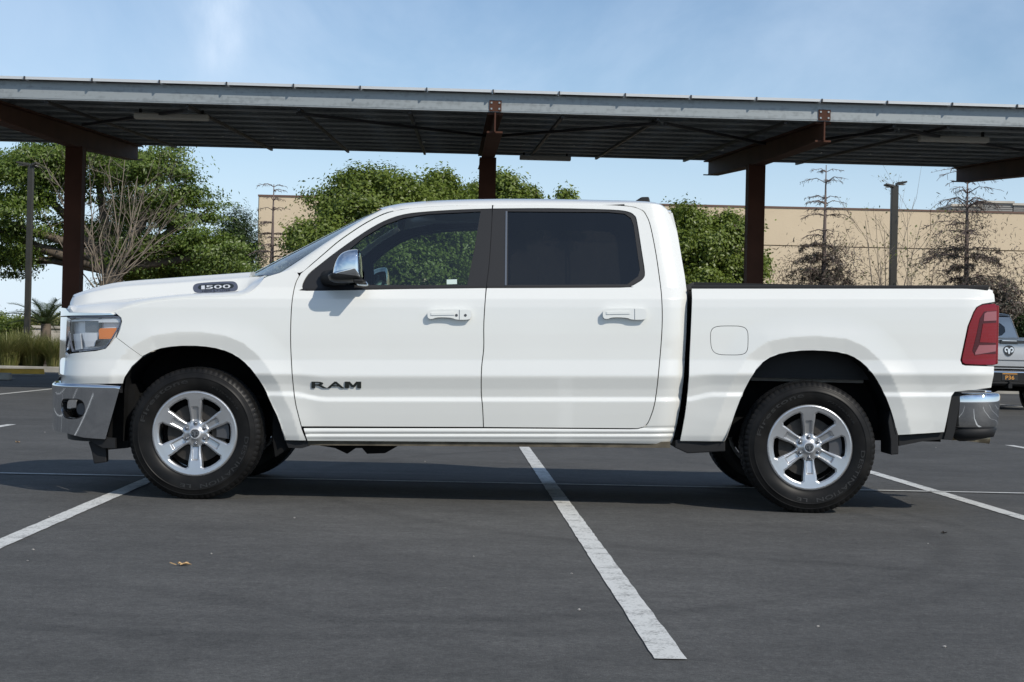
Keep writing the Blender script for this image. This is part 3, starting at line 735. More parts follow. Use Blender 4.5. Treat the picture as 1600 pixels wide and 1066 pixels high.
def twig_tree(name, base, label, stems, mat, seed, cat='tree', leafm=None, leafn=0, group=None, tw=3, r0=.05, fork=.6):
    """multi-stemmed bare tree: stems = list of tip points"""
    rng = random.Random(seed); base = Vector(base); root = empty(name, base); tag(root, label, cat, group)
    tr = MB(); br = MB(); tips = []
    def grow(a, b, r, lev):
        L = (b-a).length; mid = a.lerp(b,.5)+Vector((rng.uniform(-1,1),rng.uniform(-1,1),rng.uniform(-.6,.3)))*L*.15
        pts = [a, a.lerp(mid,.5)+Vector((rng.uniform(-1,1),rng.uniform(-1,1),0))*L*.05, mid, mid.lerp(b,.5), b]
        br.tube(pts, [r, r*.85, r*.7, r*.55, max(.004,r*.3)], 5 if lev == 0 else 3, False); tips.append(b)
        if lev < tw:
            for k in range(rng.randint(3,5) if lev == 0 else rng.randint(2,4)):
                f = rng.uniform(.3,.95); p = a.lerp(mid, f*2) if f < .5 else mid.lerp(b, (f-.5)*2)
                d = (b-a).normalized(); s = Vector((rng.gauss(0,1),rng.gauss(0,1),rng.gauss(.35,.7))); s = (d*.9 + s*.62).normalized()
                grow(p, p + s*L*rng.uniform(.22,.48), r*.45, lev+1)
    tr.tube([(0,0,-.1),(.02,0,fork*.5),(0,.02,fork+.1)], [.16,.13,.11], 8)
    for t in stems: grow(Vector((rng.uniform(-.08,.08),rng.uniform(-.08,.08),fork+rng.uniform(-.25,.1))), Vector(t)-base, r0*rng.uniform(.6,1.1), 0)
    tr.build('trunk', 'bark', root, smooth=True, fix=False); br.build('branches', mat, root, smooth=True, fix=False)
    if leafm:
        q = np.random.default_rng(seed); C = np.array([tips[i][:] for i in q.integers(0,len(tips),leafn)])+q.normal(size=(leafn,3))*.12
        link('leaves', leaf_mesh('leaves', C, q.normal(size=(leafn,3)), .05, .5, q), leafm, root)
    return root
Y = 47; rng = random.Random(4)
twig_tree('bare_tree', gx(160, Y), 'bare pale many-stemmed tree right of the leftmost carport post', [at(x,y,Y+rng.uniform(-1.5,1.5)) for x,y in ((65,330),(85,295),(75,262),(140,270),(170,262),(150,310),(195,250),(215,275),(240,250),(235,320),(262,300),(300,345),(285,310),(120,330),(210,330),(255,370),(180,300),(200,290),(225,300),(275,330))], 'bare_twig', 21, r0=.028, fork=2.15)
Y = 52; rng = random.Random(5)
twig_tree('bare_tree', gx(1405, Y), 'sparse twiggy tree round the right lamp post', [at(x,y,Y+rng.uniform(-1,1)) for x,y in ((1352,345),(1368,335),(1382,360),(1418,325),(1430,308),(1440,345),(1360,400),(1450,380),(1400,370),(1425,400),(1376,410),(1462,400))], 'bare_twig', 22, leafm='leaf_sparse', leafn=420, r0=.026, fork=.9)
Y = 50; rng = random.Random(6)
def dead_conifer(px, ptop, pbase, Y, label, wide, foli, seed, tilt=0, spread0=.1, green=()):
    rng = random.Random(seed); q = np.random.default_rng(seed); base = gx(px+tilt, Y); top = at(px, ptop, Y); root = empty('dead_conifer', base); tag(root, label, 'tree')
    T = top-base; tr = MB(); tr.tube([(0,0,-.1), T*.33, T*.66, T], [.13,.10,.06,.012], 8); tr.build('trunk', 'dead_twig', root, smooth=True, fix=False)
    br = MB(); Hh = T.z; z = Hh*.985; C = []; wid = wide*Y/F
    while z > .5:
        if rng.random() < .22: z -= rng.uniform(.1,.3); continue
        f = 1-z/Hh; R = wid*(spread0+(1-spread0)*min(1,f*1.35))*rng.uniform(.75,1.1)
        for k in range(rng.randint(4,6)):
            a = rng.uniform(0,2*math.pi); L = R*rng.uniform(.45,1.15); d = Vector((math.cos(a), math.sin(a), 0)); p = T*(z/Hh)
            up = .30 if f < .2 else .12
            pts = [p, p+d*L*.35+Vector((0,0,L*up*.6)), p+d*L*.7+Vector((0,0,L*up*.5-.02)), p+d*L+Vector((0,0,L*(up-.25)))]
            r = .016+.020*f; br.tube(pts, [r, r*.75, r*.5, r*.2], 4, False)
            for _ in range(int(5+L*7)):
                g = rng.uniform(.2,1); i = min(2,int(g*3)); s = pts[i].lerp(pts[i+1], g*3-i); side = d.cross(Vector((0,0,1)))*rng.choice((-1,1))
                e = s + (d*.5+side*rng.uniform(.3,1)+Vector((0,0,rng.uniform(-.9,.1))))*L*rng.uniform(.1,.26)
                br.tube([s, s.lerp(e,.5)+Vector((0,0,.02)), e], [r*.45, r*.4, .006], 3, False)
                if f > .34 and rng.random() < foli*(f-.24)*1.7:
                    for _ in range(20): C.append(s.lerp(e, rng.random())+Vector((rng.gauss(0,.05),rng.gauss(0,.05),rng.gauss(0,.05))))
        z -= rng.uniform(.13,.36)
    br.build('branches', 'dead_twig', root, smooth=True, fix=False)
    for (gxp, gyp, gr, gn) in green:
        c = at(gxp, gyp, Y)-base; C += [c+Vector(v) for v in q.normal(size=(gn,3))*gr*Y/F*.5]
    if C:
        C = np.array([c[:] for c in C]); link('crown', leaf_mesh('crown', C, q.normal(size=C.shape)+np.array([0,0,.3]), .075, .16, q), 'leaf_dead', root)
    return root
dead_conifer(1291, 258, 450, 50, 'half dead conifer with bare pointed top beside the right carport post', 78, 1.6, 31, -6, .42, green=((1275,425,52,1300),(1310,395,36,700),(1245,440,40,900),(1320,440,44,900)))
dead_conifer(1512, 262, 450, 48, 'taller ragged half dead conifer at the right under the carport roof', 98, 1.7, 32, -2, .55, green=((1514,345,40,900),(1490,395,46,700),(1500,430,80,1500),(1570,440,60,1300)))
dead_conifer(428, 288, 450, 56, 'thin leafless conifer skeleton in front of the building corner', 46, 0, 33, -6, .6)
# shrubs at the right, by the silver truck
def shrub(px, py, Y, rx, rz, label, leafm, seed, n=70):
    return tree('shrub', gx(px, Y), [lobe(px,py,Y,rx,rz), lobe(px+rx*.5,py+rz*.4,Y,rx*.7,rz*.8)], label, leafm, n, 80, .3, .05, .4, .8, seed, .05, nlimb=10, cat='shrub')
shrub(1540, 470, 46, 55, 34, 'dark evergreen shrub behind the silver pickup cab', 'leaf_dead', 41, 110)
shrub(1600, 508, 47, 30, 24, 'low dark green shrub right of the silver pickup cab', 'leaf_dark', 42)
shrub(8, 512, 53, 26, 20, 'small green bush at the left edge behind the grass', 'leaf_mid', 43)
shrub(-40, 500, 60, 40, 30, 'green bush beyond the low wall at the far left', 'leaf_mid', 44)
shrub(70, 506, 58, 45, 8, 'low yellowish hedge behind the low wall', 'leaf_grass', 45)

# palm
def palm(px, py, Y, label):
    c = at(px, py, Y); root = empty('palm', (c.x, Y, .1)); tag(root, label, 'palm'); rng = random.Random(3); q = np.random.default_rng(3)
    tr = MB(); tr.tube([(0,0,0),(0,0,c.z-.1)], [.2,.16], 9); tr.build('trunk', 'bark', root, smooth=True)
    for k in range(26):
        fr = MB(); a = k*2.399; el = rng.uniform(.1,1.25); L = rng.uniform(1.3,1.9); d = Vector((math.cos(a),math.sin(a),0)); p0 = Vector((0,0,c.z-.15))
        pts = [p0 + d*(L*t*math.cos(el)) + Vector((0,0,L*t*math.sin(el)-.42*L*t*t)) for t in np.linspace(0,1,9)]
        fr.tube(pts, [.015]*6+[.01,.007,.003], 4, False)
        for i in range(1,9):
            t = (pts[i]-pts[i-1]).normalized(); s = t.cross(Vector((0,0,1))).normalized(); u = s.cross(t)
            for h in (0,.25,.5,.75):
                p = pts[i-1].lerp(pts[i],h)
                for sg in (-1,1):
                    ln = .34*(1-.5*abs(i/8-.4)); e = p + s*sg*ln*.75 + t*ln*.55 + u*ln*.22
                    fr.add([p-t*.012, p+t*.012, e], [(0,1,2)])
        fr.build('frond', 'leaf_palm', root, fix=False)
    return root
palm(72, 506, 52, 'small feathery palm beside the left lamp post')
def grass_clump(px, py, Y, r, h, seed, label):
    c = at(px, py, Y); q = np.random.default_rng(seed); n = 900; V = []; Fc = []
    for i in range(n):
        a = q.uniform(0,6.283); rr = r*.35*math.sqrt(q.uniform()); b = Vector((rr*math.cos(a), rr*math.sin(a), 0)); L = h*q.uniform(.7,1.25); lean = q.uniform(.15,1.0)*r/h; d = Vector((math.cos(a+q.normal()*.5), math.sin(a+q.normal()*.5), 0)); s = Vector((-d.y,d.x,0))*.010
        k = len(V); pts = [b + d*(L*lean*t*t) + Vector((0,0,L*(t-.38*lean*t*t*t))) for t in (0,.4,.75,1)]
        for j,p in enumerate(pts): w = (1,.9,.6,.1)[j]; V += [tuple(p-s*w), tuple(p+s*w)]
        for j in range(3): Fc.append((k+2*j, k+2*j+1, k+2*j+3, k+2*j+2))
    me = bpy.data.meshes.new('ornamental_grass'); me.from_pydata(V, [], Fc); me.update(); o = link('ornamental_grass', me, 'leaf_grass'); o.location = (c.x, Y, .10)
    return tag(o, label, 'grass clump', 'ornamental grasses along the kerb')
for i, (px, Y, r, h, lb) in enumerate(((12,46.2,.85,1.0,'arching green grass clump at the left picture edge by the kerb'),(52,46.6,.8,.95,'arching grass clump below the left lamp post'),(86,46.2,.6,.85,'yellowish grass clump nearest the truck grille'),(32,47.6,.9,1.05,'grass clump in the second row behind the kerb clumps'),(-28,46.4,.9,1.0,'grass clump cut by the left picture edge'),(112,46.9,.8,.95,'grass clump hidden half behind the truck front'))):
    grass_clump(px, 560, Y, r, h, 60+i, lb)
# ================================================================== THE PICKUP
YC = 10.55                                    # truck centre line; body coordinates: x to the tail, y to the far side, z up
KR = math.tan(ROLL)                           # rake of the body, nose down
truck = empty('pickup_truck', (0, YC, 0))
tag(truck, 'clean white crew cab pickup truck in side view filling the picture', 'pickup truck')
def S0(P, w=1.0): x, z = unproj(P, YC-w); return np.stack([x,z],1)
# wheel openings
ARCH_F = S0([(190,690),(192,610),(194.6,590),(205,573),(220,559),(244.6,546),(275,541),(314,541),(344.6,546),(367.7,555.4),(387,571),(402,590),(414,609),(423.5,632),(435,655),(444.6,688)])
ARCH_R = S0([(1132.7,690),(1137.6,679),(1152.6,634),(1167.6,600),(1186.4,570),(1209,555),(1242.7,548.4),(1280,547.6),(1317.8,551.4),(1340,560.8),(1359,577.7),(1374,600),(1385,622.7),(1394.7,649),(1402,679)])
_wk = np.array([(.30,.88),(.389,.945),(.42,.956),(.461,.963),(.55,.976),(.629,.986),(.650,.973),(.70,.982),(.7705,1.002),(.785,1.0025),(.875,.984),(.942,.983),(1.03,.983),(1.114,.981),(1.19,.977),(1.243,.968),(1.31,.920),(1.45,.872),(1.60,.820),(1.83,.735),(1.9,.70)])
_zt = np.arange(.25, 1.95, .001); _wt = np.interp(_zt, _wk[:,0], _wk[:,1])
_k = np.exp(-.5*(np.arange(-45,46)/4.5)**2); _k /= _k.sum(); _wt = np.convolve(np.pad(_wt, 45, 'edge'), _k, 'valid')
XA, XE = -2.12, -2.845
_xq = [(1046,312),(1051,334),(1058.5,362),(1064.5,395),(1070.6,431),(1073.8,455),(1072.6,532),(1066.5,612),(1058.5,661),(1049,698)]
_xr = np.array([S0([q], w_-.062)[0] for q, w_ in zip(_xq, (.74,.77,.81,.85,.89,.92,.985,.985,.965,.94))])
_xpx = _xr.copy()
_o = np.argsort(_xr[:,1]); _xr = _xr[_o]
def xrear(z): return np.interp(z, _xr[:,1], _xr[:,0])
_sx = S0([(450,600),(512,600),(1070,600),(1118,600)])[:,0]
def W(x, z, curl=True):
    x = np.asarray(x, float); z = np.asarray(z, float); zb = z-KR*x
    sh = .034*(1-sstep(_sx[0], _sx[1], x)) + .030*sstep(_sx[2], _sx[3], x)
    zq = zb - sh*sstep(.50,.60,zb)*(1-sstep(.70,.86,zb))
    w = np.interp(zq, _zt, _wt)
    for A in (ARCH_F, ARCH_R):
        near = (np.abs(x-A[:,0].mean()) < 1.1) & (zb < 1.25)
        if near.any():
            d = segdist(A, x, z, False); up = np.where(near, 1, 0)*(1-sstep(1.0,1.2,zb))
            w = w + up*(.013*np.clip((.24-d)/.155,0,1)**1.5 - .015*(np.sqrt(np.clip(1-d/.086,-1,1)**2+.004)+np.clip(1-d/.086,-1,1))*.5)
    if curl:
        t = np.clip((XA-x)/(XA-XE), 0, .9999); w = w*(1-t**5)**.4
        xr = xrear(z); u = np.clip((x-(xr-.17))/.17, 0, 1.12); w = w - np.where((x <= xr+.013) | (zb > 1.34), .062*u**2.6, 0)*(x < 1.6)
        u = np.clip((x-2.66)/.28, 0, 1.1); w = w - .070*u**3*(1-.6*sstep(1.22,1.34,zb))
    return w
def BS(off=0.0):
    f = lambda x, z: np.stack([x, -(W(x,z)+off), z], -1)
    f.shear = KR
    return f
def S(P, off=0.0):
    P = np.asarray(P, float); w = np.full(len(P), .98)
    for _ in range(6):
        d = np.stack([(P[:,0]-CX)/F, (CY-P[:,1])/F, -np.ones(len(P))],1) @ RMn.T; t = (YC-w)/d[:,1]; x = d[:,0]*t; z = H+d[:,2]*t
        w = W(x,z)+off
    return np.stack([x,z],1)
def both(name, outer, mat, off=0.0, gap=.0028, **k):
    out = inset(outer, gap) if gap else np.asarray(outer); r = []
    for m in (False, True):
        r.append(panel(name, out, BS(off), mat, truck, mirror=m, **k))
    return r
DU, DV = .045, .0085
# ---- shared seams in photograph pixels
FRONT_EDGE = [(470,427),(461.5,444),(456,474.6),(454,521),(455,559),(457.7,598),(461.5,628.5),(466,648),(471,667)]          # front door, leading edge
MID_EDGE = [(770,319.6),(765,405),(759.6,451.5),(756,505),(755.8,544),(752.5,575),(752,613),(754,636),(755.5,668)]
TOP_F = [(470,427),(487,413),(507,396),(527,379),(550,362.5),(573,348),(600,334.5),(631,326.5),(669,322.7),(720,320.5),(770,319.6)]
TOP_R = [(770,319.6),(860,319.2),(940,319.8),(975,321.5),(992,324),(1004,329),(1010,337),(1016,352),(1024,391),(1030,431),(1034,467),(1034.5,512),(1030,572),(1024,625),(1016,653),(1008,666),(996,670)]
TRIM_F = [(769,326.5),(720,328),(669,331),(631,335.5),(600,346),(569,363.5),(527,393),(500,414),(482,429),(473.5,444),(474,451),(480,454),(620,451.5),(759.6,449.8)]
TRIM_R = [(769.5,326.5),(860,326),(951,328),(980,331),(991,337),(995,347),(1002,391),(1007,425),(1004.5,435),(996,441.5),(984,447.5),(970,449),(760,449.8)]
GLASS_F = [(545,445.5),(547,389),(569,370.5),(600,352),(631,340.5),(669,334.5),(751,330.5),(741,390),(730,445.5)]
GLASS_R = [(793.5,330.5),(951,331.5),(976,334),(986,341),(990,352),(996,395),(1000,422),(997,432),(980,444.5),(793.5,445.5)]
def sm(P, k=4): return catmull(P, k)
fe = sm(FRONT_EDGE); me_ = sm(MID_EDGE); tf = sm(TOP_F); tr_ = sm(TOP_R); trf = sm(TRIM_F, 3); trr = sm(TRIM_R, 3)
# ---- doors
front_door = np.vstack([fe[::-1], tf[1:], trf, me_[12:]])   # rear edge from the belt down
front_door = np.vstack([fe[::-1], tf[1:-1], [(769.6,320)], trf, [p for p in me_ if p[1] > 452]])
rear_door = np.vstack([[p for p in me_ if p[1] > 452][::-1], trr[::-1], [(770.4,320)], tr_[1:]])
fd = both('front_door', S(front_door), 'white_paint', du=DU, dv=DV)
rd = both('rear_door', S(rear_door), 'white_paint', du=DU, dv=DV)
upper_mid = [p for p in me_ if p[1] < 450]
ft = np.vstack([trf[:-1], [(759.9,449.8)], upper_mid[::-1][:-3]])
for i, m in enumerate((False, True)):
    o = panel('window_trim', inset(S(np.vstack([trf, [p for p in upper_mid if 328 < p[1] < 448][::-1]]), -.006), .0012), BS(-.006), 'black_trim', fd[i], holes=[S(GLASS_F,-.006)], du=.05, dv=.03, mirror=m)
    o = panel('window_glass', inset(S(GLASS_F,-.012), -.012), BS(-.014), 'door_glass', fd[i], du=.06, dv=.04, thick=.0, mirror=m)
    o = panel('window_trim', inset(S(np.vstack([trr[::-1], [p for p in upper_mid if 328 < p[1] < 448]]), -.006), .0012), BS(-.006), 'black_trim', rd[i], holes=[S(GLASS_R,-.006)], du=.05, dv=.03, mirror=m)
    o = panel('window_glass', inset(S(GLASS_R,-.012), -.012), BS(-.014), 'privacy_glass', rd[i], du=.06, dv=.04, thick=.0, mirror=m)
    o = panel('window_seal', S([(790,330),(792.8,330),(791.6,446),(788.8,446)]), BS(-.002), 'lamp_grey', rd[i], du=.05, dv=.03, mirror=m, thick=.004)
    o = panel('belt_moulding', S([(478,451.2),(620,448.7),(758,447),(758,450),(620,451.8),(480,454.2)]), BS(-.001), 'black_plastic', fd[i], du=.05, dv=.02, mirror=m, thick=.006)
    o = panel('belt_moulding', S([(762,447),(975,446.6),(982,449),(762,450)]), BS(-.001), 'black_plastic', rd[i], du=.05, dv=.02, mirror=m, thick=.006)
st = panel('window_sticker', S([(698,437),(714,436.6),(714,444),(698,444.4)],-.012), BS(-.0125), 'sticker', fd[0], thick=0)
# ---- front fender
HOODLINE = [(178,487.5),(205,479),(230,473.5),(262,469),(292,466.3),(340,464),(372,462.8),(384,460.5),(394,455.5),(402,447.5),(408,440),(412,434)]
fender = np.vstack([sm(HOODLINE,3), [(420,431),(432,427.5),(446,423),(461,418.2)], fe[1:-2], [(472,671),(479,689),(444.6,688.5)],
        chaikin([(444.6,688),(435,655),(423.5,632),(414,609),(402,590),(387,571),(367.7,555.4),(344.6,546),(314,541),(275,541),(244.6,546),(222,557.5)],1,False), [(181.5,527.5),(187,515),(190,503),(189,497)]])
both('front_fender', S(fender), 'white_paint', du=.013, dv=.0085)
# ---- rear cab corner, sill, rocker
corner = np.vstack([[(1000,327.2),(992,323.4),(975,320.8),(975,317.5),(1000,317.0),(1016,317.8),(1032,320),(1042,327),(1048,337),(1053,352)], [(1058.5,364),(1064.5,397),(1070.6,432),(1073.8,456),(1073.6,500),(1072.4,532),(1070,572),(1066.5,612),(1062.5,640),(1058.5,661),(1050,693),(1042,695),(900,693.5),(480,690),(474.5,671)],
        [(600,669.4),(755.5,670.4),(996,672.5)], tr_[::-1][:-16]])
corner = np.array([p for i,p in enumerate(corner)])
tr_low = [p for p in tr_ if p[1] > 330]
corner = np.vstack([[(1004,329),(992,324),(975,321.5),(975,317.3),(1000,317.0),(1016,317.8),(1032,320),(1042,327),(1048,337),(1053,352),(1058.5,364),(1064.5,397),(1070.6,432),(1073.8,456),(1073.6,500),(1072.4,532),(1070,572),(1066.5,612),(1062.5,640),(1058.5,661),(1050,693),(1042,694),(900,692.5),(480,689.5),(473.5,668.6),(755.5,668.8),(985,670.3)], tr_low[::-1]])
def rocker_surf(x, z):
    zb = z-KR*x; rib = .004*np.exp(-((zb-.447)/.010)**2) + .004*np.exp(-((zb-.414)/.009)**2) - .006*np.exp(-((zb-.468)/.006)**2) - .005*np.exp(-((zb-.430)/.005)**2)
    k = 1-sstep(.47,.52,zb)
    return np.stack([x, -(W(x,z)+rib*k), z], -1)
rocker_surf.shear = KR
for m in (False, True):
    panel('cab_side', inset(S(corner), .0028), rocker_surf, 'white_paint', truck, du=.045, dv=.008, mirror=m)
for sg in (-1, 1):
    mb = MB(); a = S([(480,692)])[0]; b = S([(1046,695)])[0]
    mb.add([(x, sg*y, z+dz) for (x,z) in (a,b) for y in (.80,.925) for dz in (-.016,.02)], [(0,1,3,2),(4,6,7,5),(0,2,6,4),(1,5,7,3),(0,4,5,1),(2,3,7,6)])
    mb.build('pinch_weld', 'dusty', truck)
# ---- bed side
bed = np.vstack([[(1080.6,450.5),(1300,450.3),(1538,450.3),(1548,452.5),(1553.5,460),(1554.5,472)], [(1535,475.2),(1526,480),(1521,488),(1512,510),(1500.8,563),(1503.5,569.5),(1508,571),(1553.5,572.5),(1549,606),(1492,612.5),(1487,619),(1475.4,675.5),(1403.5,680)],
      chaikin([(1402,679),(1394.7,649),(1385,622.7),(1374,600),(1359,577.7),(1340,560.8),(1317.8,551.4),(1280,547.6),(1242.7,548.4),(1209,555),(1186.4,570),(1167.6,600),(1152.6,634),(1137.6,679),(1132.7,690)],1,False), [(1062.5,689.5),(1070,650),(1074.6,612),(1078.6,532)]])
FUEL = chaikin([(1110,516),(1118,509.5),(1140,508.8),(1161,509.5),(1169,516),(1169.5,533),(1168.5,549),(1161,555),(1140,555.4),(1120,554.5),(1111.5,547),(1109.6,532)],2)
for m in (False, True):
    holes = [] if m else [S(FUEL)]
    bs = panel('bed_side', inset(S(bed), .0015), BS(0), 'white_paint', truck, holes=holes, du=.014, dv=.0085, mirror=m)
    if not m: panel('fuel_door', inset(S(FUEL), .0035), BS(-.0008), 'white_paint', bs, du=.03, dv=DV, thick=.012)
for sg in (-1, 1):
    a = S([(1080,449.4)])[0]; b = S([(1544,449.4)])[0]; mb = MB()
    mb.add([(x, sg*y, z+dz) for (x,z) in (a,b) for y in (.76,.925) for dz in (-.016,.013)], [(0,1,3,2),(4,6,7,5),(0,2,6,4),(1,5,7,3),(0,4,5,1),(2,3,7,6)])
    mb.build('rail_cap', 'black_plastic', truck, bevel=.006)
# ---- taillight
TL = [(1535,476.2),(1554.5,474.6),(1557.5,482),(1557.5,500),(1556.5,540),(1555.5,570),(1530,570),(1508,568.8),(1503.6,566.5),(1502.6,561),(1507,540),(1513.7,508),(1522.4,487),(1527,480)]
INNER = [(1537,487),(1556,485.5),(1555,553),(1522,553),(1519,548),(1526,520),(1530.5,498)]
for i, m in enumerate((False, True)):
    tl = panel('taillight', inset(S(TL), .001), BS(.008), 'lens_red', truck, du=.02, dv=.012, thick=.03, mirror=m)
    panel('lens_insert', S(INNER), BS(.0105), 'lens_red_deep', tl, du=.02, dv=.02, thick=.004, mirror=m)
    panel('reverse_lens', S([(1537.5,490),(1542,487.5),(1556,486.5),(1556,501),(1536,502)]), BS(.013), 'lens_pink', tl, du=.02, dv=.02, thick=.004, mirror=m)
    panel('brake_lens', S([(1535,506),(1556,504.5),(1555.5,536),(1530,535)]), BS(.0135), 'lens_red', tl, du=.02, dv=.02, thick=.004, mirror=m)
    panel('turn_lens', S([(1529,539.5),(1555.5,539),(1555,549),(1523,554.5),(1522.5,552)]), BS(.013), 'lens_pink', tl, du=.02, dv=.02, thick=.004, mirror=m)
    sg = 1 if m else -1; z0, z1 = S([(1540,569)])[0][1], S([(1545,476)])[0][1]
    mb = MB(); mb.box((2.905, min(sg*.755,sg*.868), z0), (2.945, max(sg*.755,sg*.868), z1)); mb.build('rear_lens', 'lens_red', tl, bevel=.008)
# ---- tailgate, bed box
ztop = S([(1540,450)])[0][1]; zlow = S([(1540,604)])[0][1]
tg = MB(); tg.grid([[(2.905+.012*math.sin(math.pi*min(1,max(0,(z-zlow)/(ztop-zlow))))+(.012 if z > zlow+.16 else -.01), y, z) for y in np.linspace(-.75,.75,17)] for z in (zlow,zlow+.06,zlow+.15,zlow+.17,zlow+.30,zlow+.42,ztop-.03,ztop)])
tgo = tg.build('tailgate', 'white_paint', truck, auto=40, fix=False)
mb = MB(); mb.box((2.70,-.75,zlow),(2.895,.75,zlow+.03)); mb.box((2.89,-.75,zlow+.03),(2.892,.75,ztop)); mb.build('gate_back', 'black_plastic', tgo)
mb = MB(); mb.box((2.895,-.74,ztop-.03),(2.945,.74,ztop-.004)); mb.build('gate_cap', 'white_paint', tgo, bevel=.01)
mb = MB(); mb.box((2.925,-.75,ztop-.115),(2.934,.75,ztop-.055)); mb.build('gate_strip', 'black_gloss', tgo)
mb = MB(); mb.box((2.934,-.17,ztop-.125),(2.948,.17,ztop-.05)); hh = mb.build('gate_handle', 'black_gloss', tgo, bevel=.01)
mb = MB(); mb.box((2.948,-.14,ztop-.075),(2.960,.14,ztop-.055)); mb.build('handle_bar', 'chrome', hh, bevel=.004)
def horn_emblem(name, parent, loc, size, face, ringm='lamp_grey'):
    """round-cornered badge with a curled-horn head; face = 'x' (tail) or 'y' (wheel)"""
    sh = MB(); pts = []
    for k in range(28):
        a = 2*math.pi*k/28; r = .5*(1-.06*math.cos(3*a+math.pi/2)); pts.append((r*math.cos(a), r*math.sin(a)))
    sh.prism([(a*size,b*size) for a,b in pts], 0, .012); hd = MB()
    def pr(poly): hd.prism([(a*size,b*size) for a,b in poly], -.008, .0)
    pr([(-.10,.16),(.10,.16),(.13,0),(.06,-.30),(0,-.36),(-.06,-.30),(-.13,0)])
    for sg in (-1,1):
        arc = [(sg*(.24+.20*math.cos(t)), .06+.24*math.sin(t)) for t in np.linspace(2.6,-1.9,14)]
        arc2 = [(sg*(.24+.09*math.cos(t)), .06+.11*math.sin(t)) for t in np.linspace(-1.9,2.6,14)]
        hd.prism([(a*size,b*size) for a,b in (arc+arc2)[::sg]], -.007, 0)
    out = []
    for mb, mt, nm in ((sh, ringm, name), (hd, 'chrome' if face == 'x' else 'lamp_grey', 'emblem_figure')):
        if face == 'x': mb.v = [(-y, x, z) for x,y,z in mb.v]
        mb.v = [(x+loc[0], y+loc[1], z+loc[2]) for x,y,z in mb.v]
        out.append(mb.build(nm, mt, parent if not out else out[0], auto=30))
    return out[0]
horn_emblem('emblem', tgo, (2.945, 0, (zlow+ztop)/2+.05), .20, 'x', 'black_gloss')
zf_ = zlow+.02
mb = MB(); mb.box((1.13,-.76,zf_),(2.9,.76,zf_+.03)); mb.box((1.13,-.80,zf_),(2.9,-.76,ztop)); mb.box((1.13,.76,zf_),(2.9,.80,ztop)); mb.box((1.10,-.80,zf_),(1.13,.80,ztop))
mb.build('bed_box', 'black_plastic', truck)
# ---- inner dark shell behind the seams
shell = np.vstack([[(205,600),(212,560)], [(200,500),(300,468),(400,452),(440,428),(475,432)], [(470,690)], [(455,690)], ARCH_F[0:0]])
def shell_poly():
    low = [(449,690),(1046,692),(1058,620),(1062,455),(1048,366),(1038,334),(1030,323),(990,319.5),(770,317.2),(660,320),(600,331),(560,353),(520,382),(472,422),(440,428),(405,450),(300,468),(215,482),(196,500),(190,520),(222,556)]
    up = [(244.6,545),(275,540),(314,540),(344.6,545),(367.7,554.4),(388,570),(403,589),(415,608),(424.5,631),(436,654)]
    return np.array(low+up)
def hole_px(P, d):
    return inset(np.array(P), -d)
for m in (False, True):
    panel('inner_shell', inset(S(shell_poly(), -.03), .008), BS(-.034), 'liner', truck, holes=[inset(S(GLASS_F,-.03), -.016), inset(S(GLASS_R,-.03), -.016)], du=.06, dv=.03, thick=.03, mirror=m)
    bsh = np.array([(1084,454),(1500,454),(1498,560),(1486,611),(1472,672),(1406,676),(1396,648),(1386,621),(1375,598),(1360,575),(1341,559),(1318,550),(1280,546),(1242,547),(1208,553.5),(1185,569),(1166,599),(1151,634),(1136,686),(1066,686),(1078,612),(1082,532)])
    panel('bed_inner', S(bsh, -.03), BS(-.03), 'liner', truck, du=.06, dv=.04, thick=.0, mirror=m)
# ---- roof, pillars, windscreen, back wall
def pw_(px, py, w): x, z = unproj([(px,py)], YC-w); return float(x[0]), float(z[0])
HEDGE = catmull([(430,430.5),(446,421),(477,401),(527,370),(569,344.5),(592,332),(606,325.5)], 6)       # glass edge of the pillar
GED = sm([(461,418.2),(470,426.5)],1)
def col3(P, wf): return [(*pw_(p[0],p[1],w)[:1], w, pw_(p[0],p[1],w)[1]) for p, w in zip(P, wf)]
n = 26
Gp = catmull([(462,419),(470,426.3),(487,412.2),(507,395),(527,377.8),(550,361.4),(573,346.8),(600,333.3),(618,328.3)], 6)
Gs = S(inset(np.array(Gp),0) if False else Gp); tG = np.linspace(0,1,n)
def reparam(P, n):
    P = np.asarray(P, float); L = np.r_[0, np.cumsum(np.linalg.norm(np.diff(P,axis=0),axis=1))]; L /= L[-1]
    return np.stack([np.interp(np.linspace(0,1,n), L, P[:,i]) for i in range(P.shape[1])],1)
Gr = reparam(S(Gp[5:]), n); Gw = W(Gr[:,0], Gr[:,1])
Hp = reparam(HEDGE, n); Hw = np.interp(np.linspace(0,1,n), [0,1], [.835,.655]); Hs = [pw_(p[0],p[1],w) for p,w in zip(Hp,Hw)]
for sg in (-1,1):
    rows = []
    for i in range(n):
        a = np.array([Gr[i,0], Gw[i], Gr[i,1]]); b = np.array([Hs[i][0], Hw[i], Hs[i][1]]); row = []
        nrm = np.array([-.45,.75,.5])
        for t in np.linspace(0,1,7):
            p = a+(b-a)*t + nrm*.022*math.sin(math.pi*t); row.append((p[0], sg*p[1], p[2]))
        rows.append(row)
    MB().grid(rows).build('windscreen_pillar', 'white_paint', truck, smooth=True, fix=False)
def orient(o, out=Vector((0,0,1))):
    me = o.data; bm = bmesh.new(); bm.from_mesh(me); s = sum((f.normal.dot(out)*f.calc_area() for f in bm.faces))
    if s < 0: bmesh.ops.reverse_faces(bm, faces=bm.faces)
    bm.to_mesh(me); bm.free()
for o in truck.children:
    if o.name.startswith('windscreen_pillar'): orient(o)
rows = []
